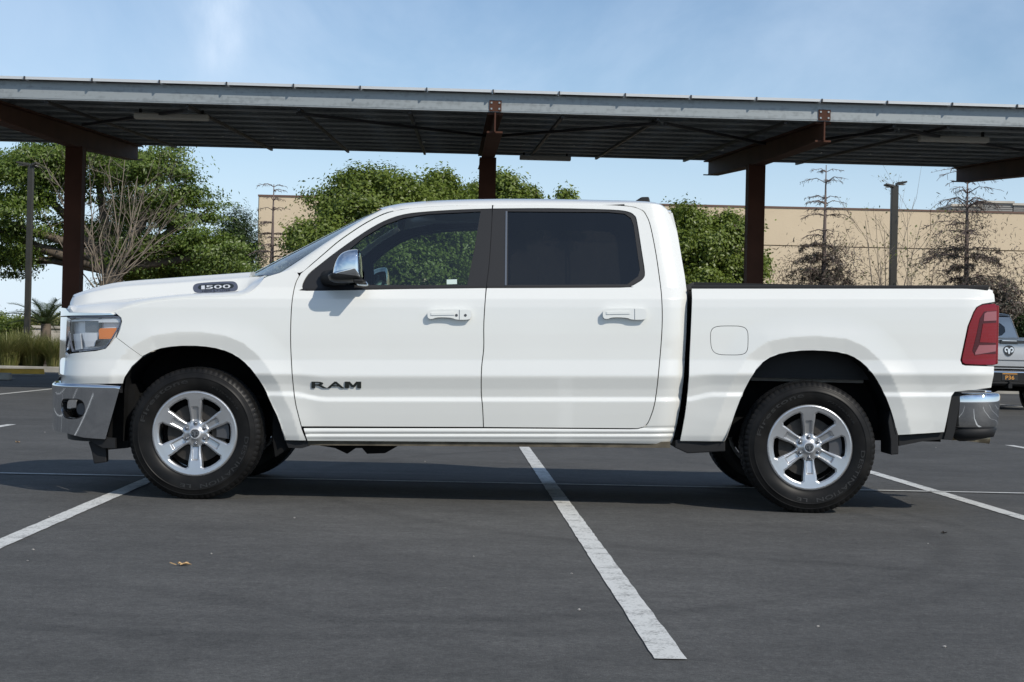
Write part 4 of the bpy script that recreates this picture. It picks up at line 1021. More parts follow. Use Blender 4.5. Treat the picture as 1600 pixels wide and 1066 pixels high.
for i in range(n):
    x, z = Hs[i]; w = Hw[i]; row = []; bow = .20*(1-i/(n-1))+.10
    for t in np.linspace(-1,1,25):
        row.append((x-.004-bow*(1-abs(t)**2.2), t*(w+.006), z+.012*(1-t*t)))
    rows.append(row)
ws = MB().grid(rows).build('windscreen', 'windscreen_glass', truck, smooth=True, fix=False); orient(ws)
# roof
ROOF_T = [(600,325.2),(615,320),(631,316),(650,313.6),(669,312),(708,310),(760,308.6),(800,308.2),(880,309),(951,311),(992,312.6),(1012,313.6),(1026,316),(1036,320.5),(1043,327)]
ROOF_G = [(600,333.3),(618,328.3),(631,325.4),(669,321.9),(720,319.8),(770,319.3),(860,319.0),(940,319.3),(975,318.0),(1000,317.6),(1016,318.4),(1032,320.6),(1041,326.5),(1045,331)]
Tq = catmull(ROOF_T,5); Gq = catmull(ROOF_G,5); xs = []; rows = []
Gx = S(Gq); Tz = np.array([pw_(p[0],p[1],.60) for p in Tq])
x0 = Gx[0,0]; x1 = Gx[-1,0]
def roof_row(x):
    g = np.interp(x, Gx[:,0], Gx[:,1]); zt = np.interp(x, Tz[:,0], Tz[:,1]); w = float(W(x,g))-.010; zt = max(zt, g+.012); g -= .004
    P0 = np.array([w, g]); P1 = np.array([w-.03, g+(zt-g)*.72]); P2 = np.array([.60, zt+.004]); P3 = np.array([.0, zt+.028])
    out = []
    for t in np.linspace(0,1,22):
        t = t**1.25
        q = P0*(1-t)**3+3*P1*t*(1-t)**2+3*P2*t*t*(1-t)+P3*t**3; out.append(q)
    return out
xx = np.r_[np.linspace(x0, x0+.35, 14), np.linspace(x0+.40, x1-.30, 22), np.linspace(x1-.27, x1, 14)]
rows = []
for k, x in enumerate(xx):
    r = roof_row(x); f = max(0, 1-(x-x0)/.35); bow = .10
    row = [(x-bow*f*f*(1-(q[0]/r[0][0])**2), -q[0], q[1]) for q in r] + [(x-bow*f*f*(1-(q[0]/r[0][0])**2), q[0], q[1]) for q in r[::-1][1:]]
    rows.append(row)
roof = MB().grid(rows).build('roof', 'white_paint', truck, smooth=True, fix=False); orient(roof)
p = at(1002, 310.5, YC); mb = MB(); mb.add([(p.x-.065,-.02,p.z-.035),(p.x+.06,-.025,p.z-.035),(p.x+.06,.025,p.z-.035),(p.x-.065,.02,p.z-.035),(p.x+.0,-.014,p.z+.01),(p.x+.05,-.016,p.z+.012),(p.x+.05,.016,p.z+.012),(p.x+.0,.014,p.z+.01)],[(0,3,2,1),(4,5,6,7),(0,1,5,4),(1,2,6,5),(2,3,7,6),(3,0,4,7)])
mb.build('antenna', 'black_plastic', truck, bevel=.008)
# back wall of the cab with its window
zz = np.linspace(S([(1047,690)])[0][1], rows[-1][0][2], 30); bw = []
for z in zz:
    x = float(xrear(z)); w = float(W(x-.002,z)); bw.append([(x+.008+.03*(1-t*t), t*(w-.004), z) for t in np.linspace(-1,1,15)])
zc = [z for z in zz]
def backsurf(off):
    return lambda y, z: np.stack([xrear(z)-.012+off+.03*(1-(y/.95)**2), y, z], -1)
wr = np.array([float(W(xrear(z)-.002, z)) for z in zz])-.006
outl = np.vstack([np.stack([-wr,zz],1), np.stack([wr,zz],1)[::-1]])[::-1]
zwa, zwb = 1.37, 1.74
wh = chaikin([(-.60,zwa),(.60,zwa),(.56,zwb),(-.56,zwb)],2)
panel('cab_back', outl, backsurf(0), 'white_paint', truck, holes=[wh], du=.08, dv=.05, thick=.02)
panel('rear_window', inset(wh,-.01), backsurf(-.008), 'privacy_glass', truck, du=.1, dv=.08, thick=0)
lastr = rows[-1]; mb = MB(); mb.grid([lastr, [(bw[-1][0][0]-.012, p[1]*.98, min(p[2], bw[-1][0][2]+.02)) for p in lastr]]); mb.build('roof_edge', 'white_paint', truck, smooth=True, fix=False)
# ---- hood
CE = catmull([(106,482),(111,488),(130,488),(178,487),(205,478.4),(230,472.8),(262,468.2),(292,465.6),(340,463.2),(372,462),(384,459.7),(394,454.7),(402,446.7),(408,439.5),(411.5,434)],5)
CB = catmull([(106,479),(115,478),(140,475),(178,470),(240,464),(292,459.5),(340,457.5),(372,456),(384,451),(391,444),(400,438),(411,432.5)],5)
CC = catmull([(106,476),(112,471),(121,466),(137,459),(164,452),(194.6,447),(250,443),(306,439),(360,435),(391,433),(400,432.5),(411,431.5)],5)
CT = catmull([(106,473),(112,468.5),(121.5,463),(137,455.4),(164,446),(194.6,440),(252,435.4),(306,431.5),(350,428.4),(388,425.6)],5)
WE, WB, WC, WT = .93, .74, .67, .60
def zcurve(Cv, x, w):
    px = CX + F*x/(YC-w); py = np.interp(px, Cv[:,0], Cv[:,1])
    return pw_(px, py, w)[1]
xs_ = [pw_(107,480,WT)[0]] ; xh0 = pw_(109,485,.80)[0]; xh1 = pw_(411,434,.88)[0]; xb_end = pw_(391,428,.62)[0]
xl = np.r_[np.linspace(xh0, xh0+.25, 12), np.linspace(xh0+.28, xb_end, 22), np.linspace(xb_end+.004, xh1, 9)]
rows = []
for x in xl:
    px = CX+F*x/(YC-.9); py = np.interp(px, CE[:,0], CE[:,1]); e = S([(px,py)])[0]; t = np.clip((XA-x)/(XA-XE),0,.9999); fr = (1-t**5)**.4
    k = min(1, fr/1.0); we = float(W(x, e[1]))-.004
    wb, wc, wt = WB*min(1,k*1.05), WC*min(1,k*1.06), WT*min(1,k*1.08)
    zb_, zc_ = zcurve(CB,x,wb), zcurve(CC,x,wc)
    zt_ = zcurve(CT,x,wt) if x <= xb_end+1e-6 else zc_+.004
    pts = [(we+.0,e[1]-.02),(we,e[1]+.003),(we-.015,e[1]+.014),(we+(wb-we)*.5, e[1]+(zb_-e[1])*.68+.008),(wb+.012,zb_-.004),(wb-.004,zb_+.008),(wc+.014,zc_-.012),(wc,zc_),(wc-.008,zc_+.001),(wt+.012,zt_-.006),(wt,zt_),(wt*.8,zt_+.008),(wt*.4,zt_+.018),(0,zt_+.021)]
    tt = max(0,1-(x-xh0)/.42); fwd = .085*tt*tt
    row = [(x-fwd*(1-(p[0]/max(we,.1))**2), -p[0], p[1]) for p in pts]; row = row + [(a,-b,c) for a,b,c in row[::-1][1:]]
    rows.append(row)
front = [(a-.012, b, c-.03) for a,b,c in rows[0]]; hood = MB().grid([front]+rows).build('hood', 'white_paint', truck, auto=34, fix=False); orient(hood)
# cowl and wipers
mb = MB(); zc0 = zcurve(CC, xb_end, .62); mb.add([(xb_end-.05,-.60,zc0-.045),(xb_end+.30,-.78,zc0-.08),(xb_end+.30,.78,zc0-.08),(xb_end-.05,.60,zc0-.045),(xb_end-.05,-.60,zc0-.012),(xb_end+.19,-.74,zc0-.020),(xb_end+.19,.74,zc0-.020),(xb_end-.05,.60,zc0-.012)],[(0,3,2,1),(4,5,6,7),(0,1,5,4),(1,2,6,5),(2,3,7,6),(3,0,4,7)]); mb.build('cowl', 'black_plastic', truck)
for y0,y1 in ((-.60,-.08),(.08,.60)):
    mb = MB(); mb.tube([(xb_end+.06,y0,zc0+.012),(xb_end+.10,(y0+y1)/2,zc0+.035),(xb_end+.14,y1,zc0+.05)], .009, 6); mb.tube([(xb_end+.07,y0,zc0-.02),(xb_end+.06,y0,zc0+.015)], .02, 8); mb.build('wiper', 'black_plastic', truck, smooth=True)
# badge on the side of the hood bulge
def hood_at(px, py):
    w = .70
    return w
bt = 'hood_badge'
def hood_side(u, v, off=0):                    # u: photo x, v: photo y -> point on the bulge flank
    u = np.atleast_1d(u).astype(float); v = np.atleast_1d(v).astype(float)
    yb = np.interp(u, CB[:,0], CB[:,1]); yc = np.interp(u, CC[:,0], CC[:,1]); t = (yb-v)/(yb-yc); w = WB+(WC-WB)*t
    c = np.stack([(u-CX)/F, (CY-v)/F, -np.ones(len(u))],1) @ RMn.T; k = (YC-w-off)/c[:,1]
    return np.stack([c[:,0]*k, -(w+off)+0*w, H+c[:,2]*k],-1)
BADGE = chaikin([(301,451),(303,444.5),(312,442),(360,439.2),(368,440.5),(372,446.5),(371,453),(364,455.8),(316,458),(305,457.5)],2)
INB = chaikin([(309,449.3),(311,445.6),(318,444.6),(356,442.6),(363,443.6),(366,446.6),(364,449.6),(358,450.7),(318,452.6),(311,452)],2)
def scaled(P, s): return np.asarray(P)*s
sc_ = 1/250.0
for sg in (False, True):
    bd = panel('hood_badge', BADGE*np.array([1,-1]), lambda u,v: hood_side(u,-v,.006), 'badge_grey', hood, du=3, dv=3, thick=.006, mirror=sg, normals=False)
    bi = panel('badge_inset', INB*np.array([1,-1]), lambda u,v: hood_side(u,-v,.0085), 'letter_black', bd, du=3, dv=3, thick=.002, mirror=sg, normals=False)
    items = [(c, x, x+w_, 'letter_white', .5, 451.2, 445.4, 0) for c, x, w_ in (('1',314.5,5.5),('5',321.5,11.5),('0',334.5,12),('0',348,12))] + [('HEMI 5.7 LITER', 316, 360, 'letter_black', 0, 455.6, 452.9, 1)]
    for s, x_0, x_1, mt, of, y_0, y_1, small in items:
        V, Fc = text_geo(s, 1, 0, .02*of, 1.0); lo = V.min(0); hi = V.max(0); u = (V[:,0]-lo[0])/(hi[0]-lo[0]); v = (V[:,1]-lo[1])/(hi[1]-lo[1])
        if sg: u = 1-u; xa_, xb_ = (x_0, x_1) if small else (675-x_1, 675-x_0)
        else: xa_, xb_ = x_0, x_1
        PX = xa_+(xb_-xa_)*u; PY = y_0+(y_1-y_0)*v-(PX-338)*.043
        P = hood_side(PX, PY, .0082 if small else .0115)
        if sg: P[:,1] *= -1
        mb = MB(); mb.add(P, Fc); mb.build('badge_lettering', mt, bd, fix=False)
# RAM letters on the front doors
for sg in (False, True):
    for i, ch in enumerate('RAM'):
        V, Fc = text_geo(ch, 1, 0, .014); lo = V.min(0); hi = V.max(0); u = (V[:,0]-lo[0])/(hi[0]-lo[0]); v = (V[:,1]-lo[1])/(hi[1]-lo[1])
        if ch == 'M':
            MP = [(0,0),(0,1),(.30,1),(.5,.46),(.70,1),(1,1),(1,0),(.75,0),(.75,.60),(.58,.12),(.42,.12),(.25,.60),(.25,0)]
            u = np.array([p[0] for p in MP]); v = np.array([p[1] for p in MP]); Fc = [tuple(range(len(MP)))[::-1]]
        x_0, x_1 = ((487,511.5),(511,538),(539,564.5))[i]
        if sg: x_0, x_1 = ((539.5,564),(512,538),(486.5,511))[i]; u = 1-u
        P2 = S(np.stack([x_0+(x_1-x_0)*u, 606.6-10.2*v],1)); Wv = W(P2[:,0], P2[:,1]); mb = MB(); nV = len(P2)
        vv = [(P2[k,0], -(Wv[k]+.007), P2[k,1]) for k in range(nV)] + [(P2[k,0], -(Wv[k]+.001), P2[k,1]) for k in range(nV)]
        ed = {}
        for f in Fc:
            for a, b in zip(f, f[1:]+f[:1]): ed[(a,b)] = 1
        side = [(a, b, b+nV, a+nV) for (a,b) in ed if (b,a) not in ed]
        if sg: vv = [(a,-b,c) for a,b,c in vv]
        mb.add(vv, list(Fc)+side); mb.build('door_letter', 'letter_black', fd[1 if sg else 0])
# ---- door handles
def handle(px0, px1, py0, py1, dr, key):
    for i, m in enumerate((False, True)):
        cup = chaikin([(px0-3,py0+5),(px0+4,py0-1),(px1-12,py0-1),(px1-8,py1-2),(px1-14,py1+4),((px0+px1)/2,py1+5.5),(px0+5,py1+3),(px0-3,py1-3)],2)
        P = S(chaikin([(px0,py0+6),(px0+3,py0+1.5),(px0+12,py0),(px1-4,py0),(px1,py0+3),(px1,py1-3),(px1-4,py1),(px1-24,py1),(px1-30,py1-3.5),(px0+14,py1-4),(px0+8,py1-1),(px0+1,py1-2)],2))
        h = panel('door_handle', P, lambda x,z: np.stack([x, -(W(x,z)+.034), z],-1), 'white_paint', dr[i], du=.02, dv=.01, thick=.030, mirror=m)
        g = S([(px0+6,py0+5),(px1-26,py0+4.2),(px1-26,py0+8.4),(px0+6,py0+9)])
        panel('handle_groove', g, lambda x,z: np.stack([x, -(W(x,z)+.0385), z],-1), 'white_paint', h, du=.02, dv=.01, thick=.005, mirror=m)
        panel('handle_seam', S([(px1-19,py0+.5),(px1-18,py0+.5),(px1-18,py1-.5),(px1-19,py1-.5)]), BS(.0348), 'lamp_grey', h, du=.02, dv=.01, thick=.002, mirror=m)
        if key:
            for kx in (px1-23, px1-9):
                c = S([(kx,(py0+py1)/2+1)])[0]; q = np.array([(c[0]+.0085*math.cos(a), c[1]+.0085*math.sin(a)) for a in np.linspace(0,6.283,13)[:-1]])
                panel('key_cylinder', q, BS(.0355), 'alloy_dark', h, du=.02, dv=.02, thick=.003, mirror=m)
handle(668, 736.5, 484, 500, fd, True)
handle(941, 1009.5, 482.5, 500, rd, False)
# ---- mirrors
def mirror_():
    for i, sg in enumerate((-1, 1)):
        cap = catmull([(519,428),(521,418),(524,409),(529,400),(536,394),(546,390.5),(555,389.3),(560,390)],5)
        low = catmull([(560,390),(562.3,397),(563.5,410),(564,424),(564.5,434),(560,439.5),(548,441.5),(534,442),(522,441.5),(514,437),(512,430),(519,428)],3)
        full = resample(np.vstack([cap, low[1:-1]]), 2.2); x, z = unproj(full, YC-1.10); C = np.stack([x,z],1); ctr = np.array([C[:,0].max()-.035, C[:,1].mean()+.0])
        prof = [(.99,.72),(1.02,.93),(1.06,.99),(1.10,1.0),(1.16,1.0),(1.20,.97),(1.23,.91),(1.25,.82),(1.262,.70),(1.27,.55),(1.274,.40),(1.276,.2),(1.277,.0)]
        def rows_(A):
            r = []
            for w, s in prof:
                r.append([(ctr[0]+(p[0]-ctr[0])*s, sg*(.965+(w-.99)*.70), ctr[1]+(p[1]-ctr[1])*s) for p in A])
            return r
        k = len(cap); mount = fd[i]
        arm = MB(); a = pw_(516,436,.93); arm.tube([(pw_(500,440,.92)[0]+.03, sg*.90, pw_(500,440,.92)[1]+.02),(a[0]+.03, sg*.95, a[1]+.01),(a[0]+.085, sg*1.0, a[1]+.012)], [.045,.05,.05], 12)
        root = arm.build('door_mirror', 'black_plastic', mount, smooth=True)
        zs_ = pw_(540,431,1.10)[1]; src = MB().grid(rows_(np.vstack([C, C[:1]])))
        for mt_, nm_, up_ in (('chrome','mirror_cap',True),('black_trim','mirror_shell',False)):
            me2 = src.mesh(nm_); bm = bmesh.new(); bm.from_mesh(me2); bmesh.ops.remove_doubles(bm, verts=bm.verts, dist=1e-5)
            bmesh.ops.bisect_plane(bm, geom=list(bm.verts)+list(bm.edges)+list(bm.faces), plane_co=(ctr[0],0,zs_), plane_no=(.10,0,1), clear_inner=up_, clear_outer=not up_)
            bmesh.ops.recalc_face_normals(bm, faces=bm.faces); bm.to_mesh(me2); bm.free(); link(nm_, me2, mt_, root, True)
        mb = MB(); b = pw_(512,428,1.12); mb.tube([(b[0]+.016, sg*1.05, b[1]-.01),(b[0]+.022, sg*1.12, b[1]-.012)], [.014,.014], 8); mb.build('signal_lamp', 'clear_lens', root, smooth=True)
        mb = MB(); e = pw_(567,440,1.08); mb.box((e[0]-.05, min(sg*.98,sg*1.16), e[1]-.012), (e[0]+.012, max(sg*.98,sg*1.16), e[1]+.010)); mb.build('mirror_foot', 'black_plastic', root, bevel=.008)
        cm = chaikin([(560,437),(567,436),(575,442),(576,447.5),(567,447.5),(556,446)],1); mb = MB(); mb.prism([pw_(a,b,1.0) for a,b in cm], sg*.955, sg*1.02); mb.build('tow_mirror', 'chrome', root, bevel=.004)  # small chrome piece added in place of a reflection on the side window
mirror_()
# ---- nose: surfaces that wrap round the front corner
_t = np.r_[np.linspace(0,.8,60), 1-np.geomspace(.2,1e-7,120)[1:], 1.0]
def plan(xe=XE, w0=1.0): return XA-(XA-xe)*_t, w0*np.clip(1-_t**5,0,1)**.4
_px, _pw = plan(); _s = np.r_[0, np.cumsum(np.hypot(np.diff(_px), np.diff(_pw)))]; SMAX = _s[-1]
def zbw(x, z): return np.interp(z-KR*x, _zt, _wt)
def FS(dx=0., dw=0., lean=0.0, flat=None):
    def f(s, z):
        s = np.asarray(s,float); z = np.asarray(z,float); sg = np.where(s > SMAX, -1., 1.); ss = np.where(s > SMAX, 2*SMAX-s, s); tt = np.interp(ss, _s, _t)
        x = XA-(XA-XE)*tt; c = np.clip(1-tt**5,0,1)**.4; w = ((zbw(x,z) if flat is None else flat)+dw)*c
        A = ARCH_F; d = segdist(A, x, z, False); w = w + (flat is None)*c*(.013*np.clip((.24-d)/.155,0,1)**1.5 - .015*np.clip(1-d/.086,0,1))*(tt < .6)
        x = x - dx*sstep(0,.5,tt) + lean*(z-.95)*tt
        return np.stack([x, -w*sg, z],-1)
    f.flip = True
    return f
def FP(P, surf):
    """photograph pixel -> (s, z) on a nose surface (near side, up to its outline)"""
    out = []
    for px, py in P:
        z = .94
        for _ in range(5):
            q = surf(_s, np.full(len(_s), z)); ppx, ppy = proj(q[:,0], q[:,1]+YC, q[:,2]); m = int(np.argmin(ppx)); a = ppx[:m+1][::-1]; b = _s[:m+1][::-1]
            s = float(np.interp(px, a, b)); p = surf(np.array([s]), np.array([z]))[0]; z = pw_(px, py, -p[1])[1]
        out.append((s, z))
    return np.array(out)
nose = FS()
q_ = nose(_s, np.full(len(_s), .9)); print('nose outline px', proj(q_[:,0], q_[:,1]+YC, q_[:,2])[0].min())
def fpanel(name, poly, surf, mat, parent=None, **k):
    return [panel(name, poly, surf, mat, parent or truck, mirror=m, **k) for m in (False, True)]
# white corner below the headlight
sg_ = .5*(SMAX-0)
s_gr = float(np.interp(.66, _pw[::-1], _s[::-1]))                                   # where the grille begins
fas = FP([(222.5,557.5),(181,527),(174,536),(165,545),(150,548.5),(112,552.5),(104,555)], nose)
fz = FP([(192,599.5),(150,599.8),(110,600)], nose)
fascia = np.vstack([fas, [(s_gr, fas[-1][1]-.004),(s_gr, fz[-1][1])], fz[::-1], FP([(194.6,590),(206,572.5)], nose)])
fpanel('front_fascia', inset(fascia,.0008), nose, 'white_paint', du=.03, dv=.015, thick=.02)
# headlight
HL = [(110,494.5),(140,494),(183,493.5),(188,497),(189.5,502),(186,512),(175,530),(166,542),(150,546),(112,550.5),(107,530),(103,500)]
hl = inset(FP(HL, nose), .002)
for m in (False, True):
    hb = panel('headlight', hl, FS(-.035,-.035), 'lamp_bright', truck, du=.03, dv=.02, thick=.0, mirror=m)
    rim = panel('headlight_bezel', hl, FS(-.001,-.001), 'badge_grey', hb, holes=[inset(hl,.0055)], du=.02, dv=.015, thick=.012, mirror=m)
    panel('reflector', FP([(124,499),(149,499),(149,518),(124,519)], nose), FS(-.028,-.026), 'lamp_grey', hb, du=.02, dv=.02, thick=.008, mirror=m)
    panel('reflector_bowl', FP([(121,520),(148,520),(146,541),(127,542)], nose), FS(-.022,-.02), 'lamp_bright', hb, du=.02, dv=.02, thick=.008, mirror=m)
    panel('daytime_strip', FP([(108,500),(184,498.5),(186,501),(184,504),(150,504),(150,501.5),(108,502.5)], nose), FS(-.012,-.012), 'letter_white', hb, du=.02, dv=.01, thick=.01, mirror=m)
    panel('lamp_divider', FP([(146,531.5),(171,531),(164,540),(144,541.5)], nose), FS(-.012,-.012), 'black_gloss', hb, du=.02, dv=.01, thick=.01, mirror=m)
    panel('inner_lamp', FP([(108,522),(119,521),(121,545),(111.5,547)], nose), FS(-.020,-.020), 'letter_white', hb, du=.02, dv=.01, thick=.008, mirror=m)
    panel('lamp_divider', FP([(149,497),(152.5,497),(152.5,533),(148,541),(145,541),(149.5,520)], nose), FS(-.016,-.016), 'black_gloss', hb, du=.02, dv=.01, thick=.01, mirror=m)
    panel('amber_reflector', FP([(153,513),(180,512.5),(177,520),(171,529.5),(151.5,529.8),(151,516)], nose), FS(-.010,-.010), 'lens_amber', hb, du=.02, dv=.01, thick=.01, mirror=m)
    panel('lamp_cover', inset(hl,.008), FS(-.003,-.003), 'clear_lens', hb, du=.03, dv=.02, thick=.0, mirror=m)
# chrome brow over the lamps and round the grille
br = FP([(175,489.5),(182,492.5),(140,493),(108,493.5),(100,494)], nose); bt_ = FP([(112,488.8),(106,482)], nose)
zb0 = br[-1][1]; zt0 = zb0+.055
brow = np.vstack([br, [(s_gr,zb0),(2*SMAX-s_gr,zb0)][:1], [(SMAX*1.0,zb0),(SMAX*1.0,zt0),(s_gr,zt0)], bt_[::-1], FP([(140,489.2)], nose)])
fpanel('grille_brow', brow, FS(.012,.006), 'chrome', du=.03, dv=.012, thick=.03)
zg1 = fz[-1][1]+.02
gr = np.array([(s_gr+.008, zg1),(SMAX, zg1),(SMAX, zb0-.006),(s_gr+.008, zb0-.006)])
fpanel('grille_back', gr, FS(-.05,-.03), 'black_plastic', du=.05, dv=.05, thick=.0)
gi = inset(gr, 0)
s_h = FP([(106,530)], nose)[0][0]; sur = np.array([(min(s_h+.004,s_gr), zg1+.03),(s_gr+.06, zg1-.01),(s_gr+.06, zb0-.006),(min(s_h-.008,s_gr), zb0-.006)])
fpanel('grille_side', sur, FS(.012,.004), 'chrome', du=.02, dv=.02, thick=.03)
for i in range(5):
    z = zg1+.05+(zb0-zg1-.1)*i/4
    fpanel('grille_bar', np.array([(s_gr+.05,z-.016),(SMAX,z-.016),(SMAX,z+.016),(s_gr+.05,z+.016)]), FS(-.005,.0), 'chrome', du=.04, dv=.02, thick=.03)
# chrome front bumper
bsurf0 = FS(.045,.022,0,.985)
zB0, zB1 = FP([(130,600)], bsurf0)[0][1], FP([(130,686)], bsurf0)[0][1]
def bumper(s, z):
    t = np.clip((z-zB1)/(zB0-zB1),0,1.2); bul = -.030*np.clip((t-.94)/.08,0,1.6)**2 + .014*(t-.5)
    q = bsurf0(s, z); r = bsurf0(np.asarray(s)+1e-3, z)-bsurf0(np.asarray(s)-1e-3, z); n_ = np.stack([-r[...,1], r[...,0], 0*r[...,0]],-1); n_ /= np.maximum(np.linalg.norm(n_,axis=-1),1e-9)[...,None]
    return q + n_*np.where(np.ones_like(t) > 0, bul, 0)[...,None]*1.0
_n0 = bumper(np.array([.05]), np.array([(zB0+zB1)/2]))[0]-bsurf0(np.array([.05]), np.array([(zB0+zB1)/2]))[0]
if False:                                 # outward is towards the near side
    _b = bumper
    def bumper(s, z): return 2*bsurf0(s,z)-_b(s,z)
bumper.flip = True
bo_ = FP([(188.5,603.5),(150,600.5),(100,599)], bsurf0); bl_ = FP([(164,686.5),(130,684),(110,679),(100,676)], bsurf0)
bpoly = np.vstack([bo_, [(SMAX, bo_[-1][1])], [(SMAX, bl_[-1][1]+.02)], bl_[::-1]])
FOG = chaikin([(97,625),(103,622.5),(124,623),(132,629),(133.5,644),(128,652),(118,655.5),(104,655),(98,650),(95.5,638)],2)
fog = FP(FOG, bsurf0)
for m in (False, True):
    b_ = panel('front_bumper', bpoly, bumper, 'chrome', truck, holes=[fog], du=.025, dv=.010, thick=.03, mirror=m)
    panel('fog_recess', inset(fog,-.004), FS(-.03,-.045,0,.985), 'black_plastic', b_, du=.03, dv=.03, thick=.0, mirror=m)
    panel('fog_rim', inset(fog,.001), FS(.042,.018,0,.985), 'black_gloss', b_, holes=[inset(fog,.007)], du=.02, dv=.02, thick=.03, mirror=m)
    fc = fog.mean(0); panel('fog_lamp', np.array([(fc[0]+.035*math.cos(a), fc[1]+.035*math.sin(a)) for a in np.linspace(0,6.283,17)[:-1]]), FS(.0,-.02,0,.985), 'alloy_dark', b_, du=.02, dv=.02, thick=.02, mirror=m)
# black strip between fascia and bumper, valance below, air dam
vz = FP([(150,600.2)], nose)[0][1]
fpanel('bumper_filler', np.array([(FP([(190,602)],nose)[0][0],vz-.05),(SMAX,vz-.05),(SMAX,vz+.03),(FP([(190,602)],nose)[0][0],vz+.03)]), FS(.0,-.02), 'black_plastic', du=.05, dv=.03, thick=0)
va = FP([(166,685),(130,683),(104,675)], bsurf0); vb = FP([(166,701),(143,700),(122,690)], bsurf0)
val = np.vstack([va, [(SMAX, va[-1][1])], [(SMAX, vb[-1][1])], vb[::-1]])
fpanel('lower_valance', val, FS(.02,-.01,-.12,.985), 'black_plastic', du=.04, dv=.02, thick=.03)
for sg in (-1,1):
    mb = MB(); pp = [pw_(a,b,.90) for a,b in ((139,690),(166,690),(167,700),(167.5,722),(148,724.5),(144,705))]; mb.prism(pp, sg*.86, sg*.92); mb.build('air_dam', 'black_plastic', truck, bevel=.006)
# ---- wheel housings, mud flaps, underbody
def housing(A, mat, w0, w1, name, shrink=0.0):
    for sg in (-1,1):
        c = A.mean(0); MB().grid([[(c[0]+(p[0]-c[0])*(1+shrink*i), sg*w, c[1]+(p[1]-c[1])*(1+shrink*i)) for p in A] for i, w in enumerate(np.linspace(w0,w1,4))]).build(name, mat, truck, smooth=True, fix=False)
        mb = MB(); pts = [(p[0], sg*(w1+.001), p[1]) for p in A]; mb.add(pts, [tuple(range(len(pts)))]); mb.build('housing_back', mat, truck)
wa = np.array([W(p[0],p[1]) for p in ARCH_F]); 
housing(inset(ARCH_F,-.004) if False else ARCH_F, 'liner', .962, .52, 'wheel_housing')
housing(ARCH_R, 'liner', .968, .60, 'wheel_housing')
a = S0([(1185,600)],.62)[0]; b = S0([(1350,600)],.62)[0]; zt = S0([(1270,551)],.62)[0][1]
for sg in (-1,1):
    mb = MB(); z0 = S0([(1270,588)],.62)[0][1]; mb.box((a[0]-.02, min(sg*.60,sg*.64), z0), (b[0]+.02, max(sg*.60,sg*.64), zt)); mb.build('bed_underside', 'grey_liner', truck, bevel=.01)
    mb = MB(); mb.box((a[0]-.06, min(sg*.58,sg*.70), z0-.035), (b[0]-.02, max(sg*.58,sg*.70), z0-.006)); mb.build('bed_flange', 'grey_liner', truck, bevel=.006)
    pp = [S0([q],.97)[0] for q in ((1391,640),(1396,650),(1404,680),(1404.5,710),(1392,711),(1392,690),(1388,660))]; mb = MB(); mb.prism([tuple(q) for q in pp], sg*.70, sg*.965); mb.build('mud_flap', 'black_plastic', truck, bevel=.005)
    pp = [S0([q],.94)[0] for q in ((426,632),(436,652),(446,686),(450,700),(440,708),(428,716),(424,690),(424,660))]; mb = MB(); mb.prism([tuple(q) for q in pp], sg*.66, sg*.90); mb.build('mud_flap', 'liner', truck, bevel=.005)
    pp = [S0([q],.95)[0] for q in ((444,686),(480,688),(481,698),(470,701),(450,700))]; mb = MB(); mb.prism([tuple(q) for q in pp], sg*.70, sg*.93); mb.build('sill_end', 'black_plastic', truck)
    pp = [S0([q],.95)[0] for q in ((1056,688),(1134,688),(1134,706),(1075,709),(1055,700))]; mb = MB(); mb.prism([tuple(q) for q in pp], sg*.60, sg*.93); mb.build('cab_mount', 'black_plastic', truck, bevel=.006)
    pp = [S0([q],.93)[0] for q in ((1404,676),(1478,672),(1477,686),(1440,690),(1405,697))]; mb = MB(); mb.prism([tuple(q) for q in pp], sg*.60, sg*.93); mb.build('lower_bed_trim', 'black_plastic', truck)
    pp = [S0([q],.95)[0] for q in ((1487,611),(1503,613),(1492,676),(1488,688),(1475,687),(1479,672))]; mb = MB(); mb.prism([tuple(q) for q in pp], sg*.75, sg*.945); mb.build('bumper_bracket', 'black_plastic', truck)
mb = MB(); mb.box((-2.35,-.50,.46),(2.65,.50,.56)); mb.box((-1.15,-.86,.43),(1.02,.86,.47)); mb.box((-2.55,-.45,.40),(-1.1,.45,.50)); mb.box((-2.3,-.75,.60),(-1.2,.75,.62)); mb.build('underbody', 'liner', truck)
for sg in (-1,1):
    mb = MB(); mb.box((-2.5, min(sg*.42,sg*.52), .42), (2.7, max(sg*.42,sg*.52), .58)); mb.build('frame_rail', 'liner', truck)
mb = MB(); x, z = S0([(545,700)],.7)[0]; mb.prism([S0([q],.7)[0] for q in ((500,696),(620,698),(602,708),(574,709),(566,700),(556,700),(543,709),(524,700))], -.72, -.5); mb.build('body_mount', 'liner', truck)
for sg in (-1,1):
    pp = [S0([q],.85)[0] for q in ((158,690),(184,606),(208,600),(216,640),(214,690),(200,700),(166,703))]; mb = MB(); mb.prism([tuple(q) for q in pp], sg*.50, sg*.86); mb.build('splash_shield', 'liner', truck)
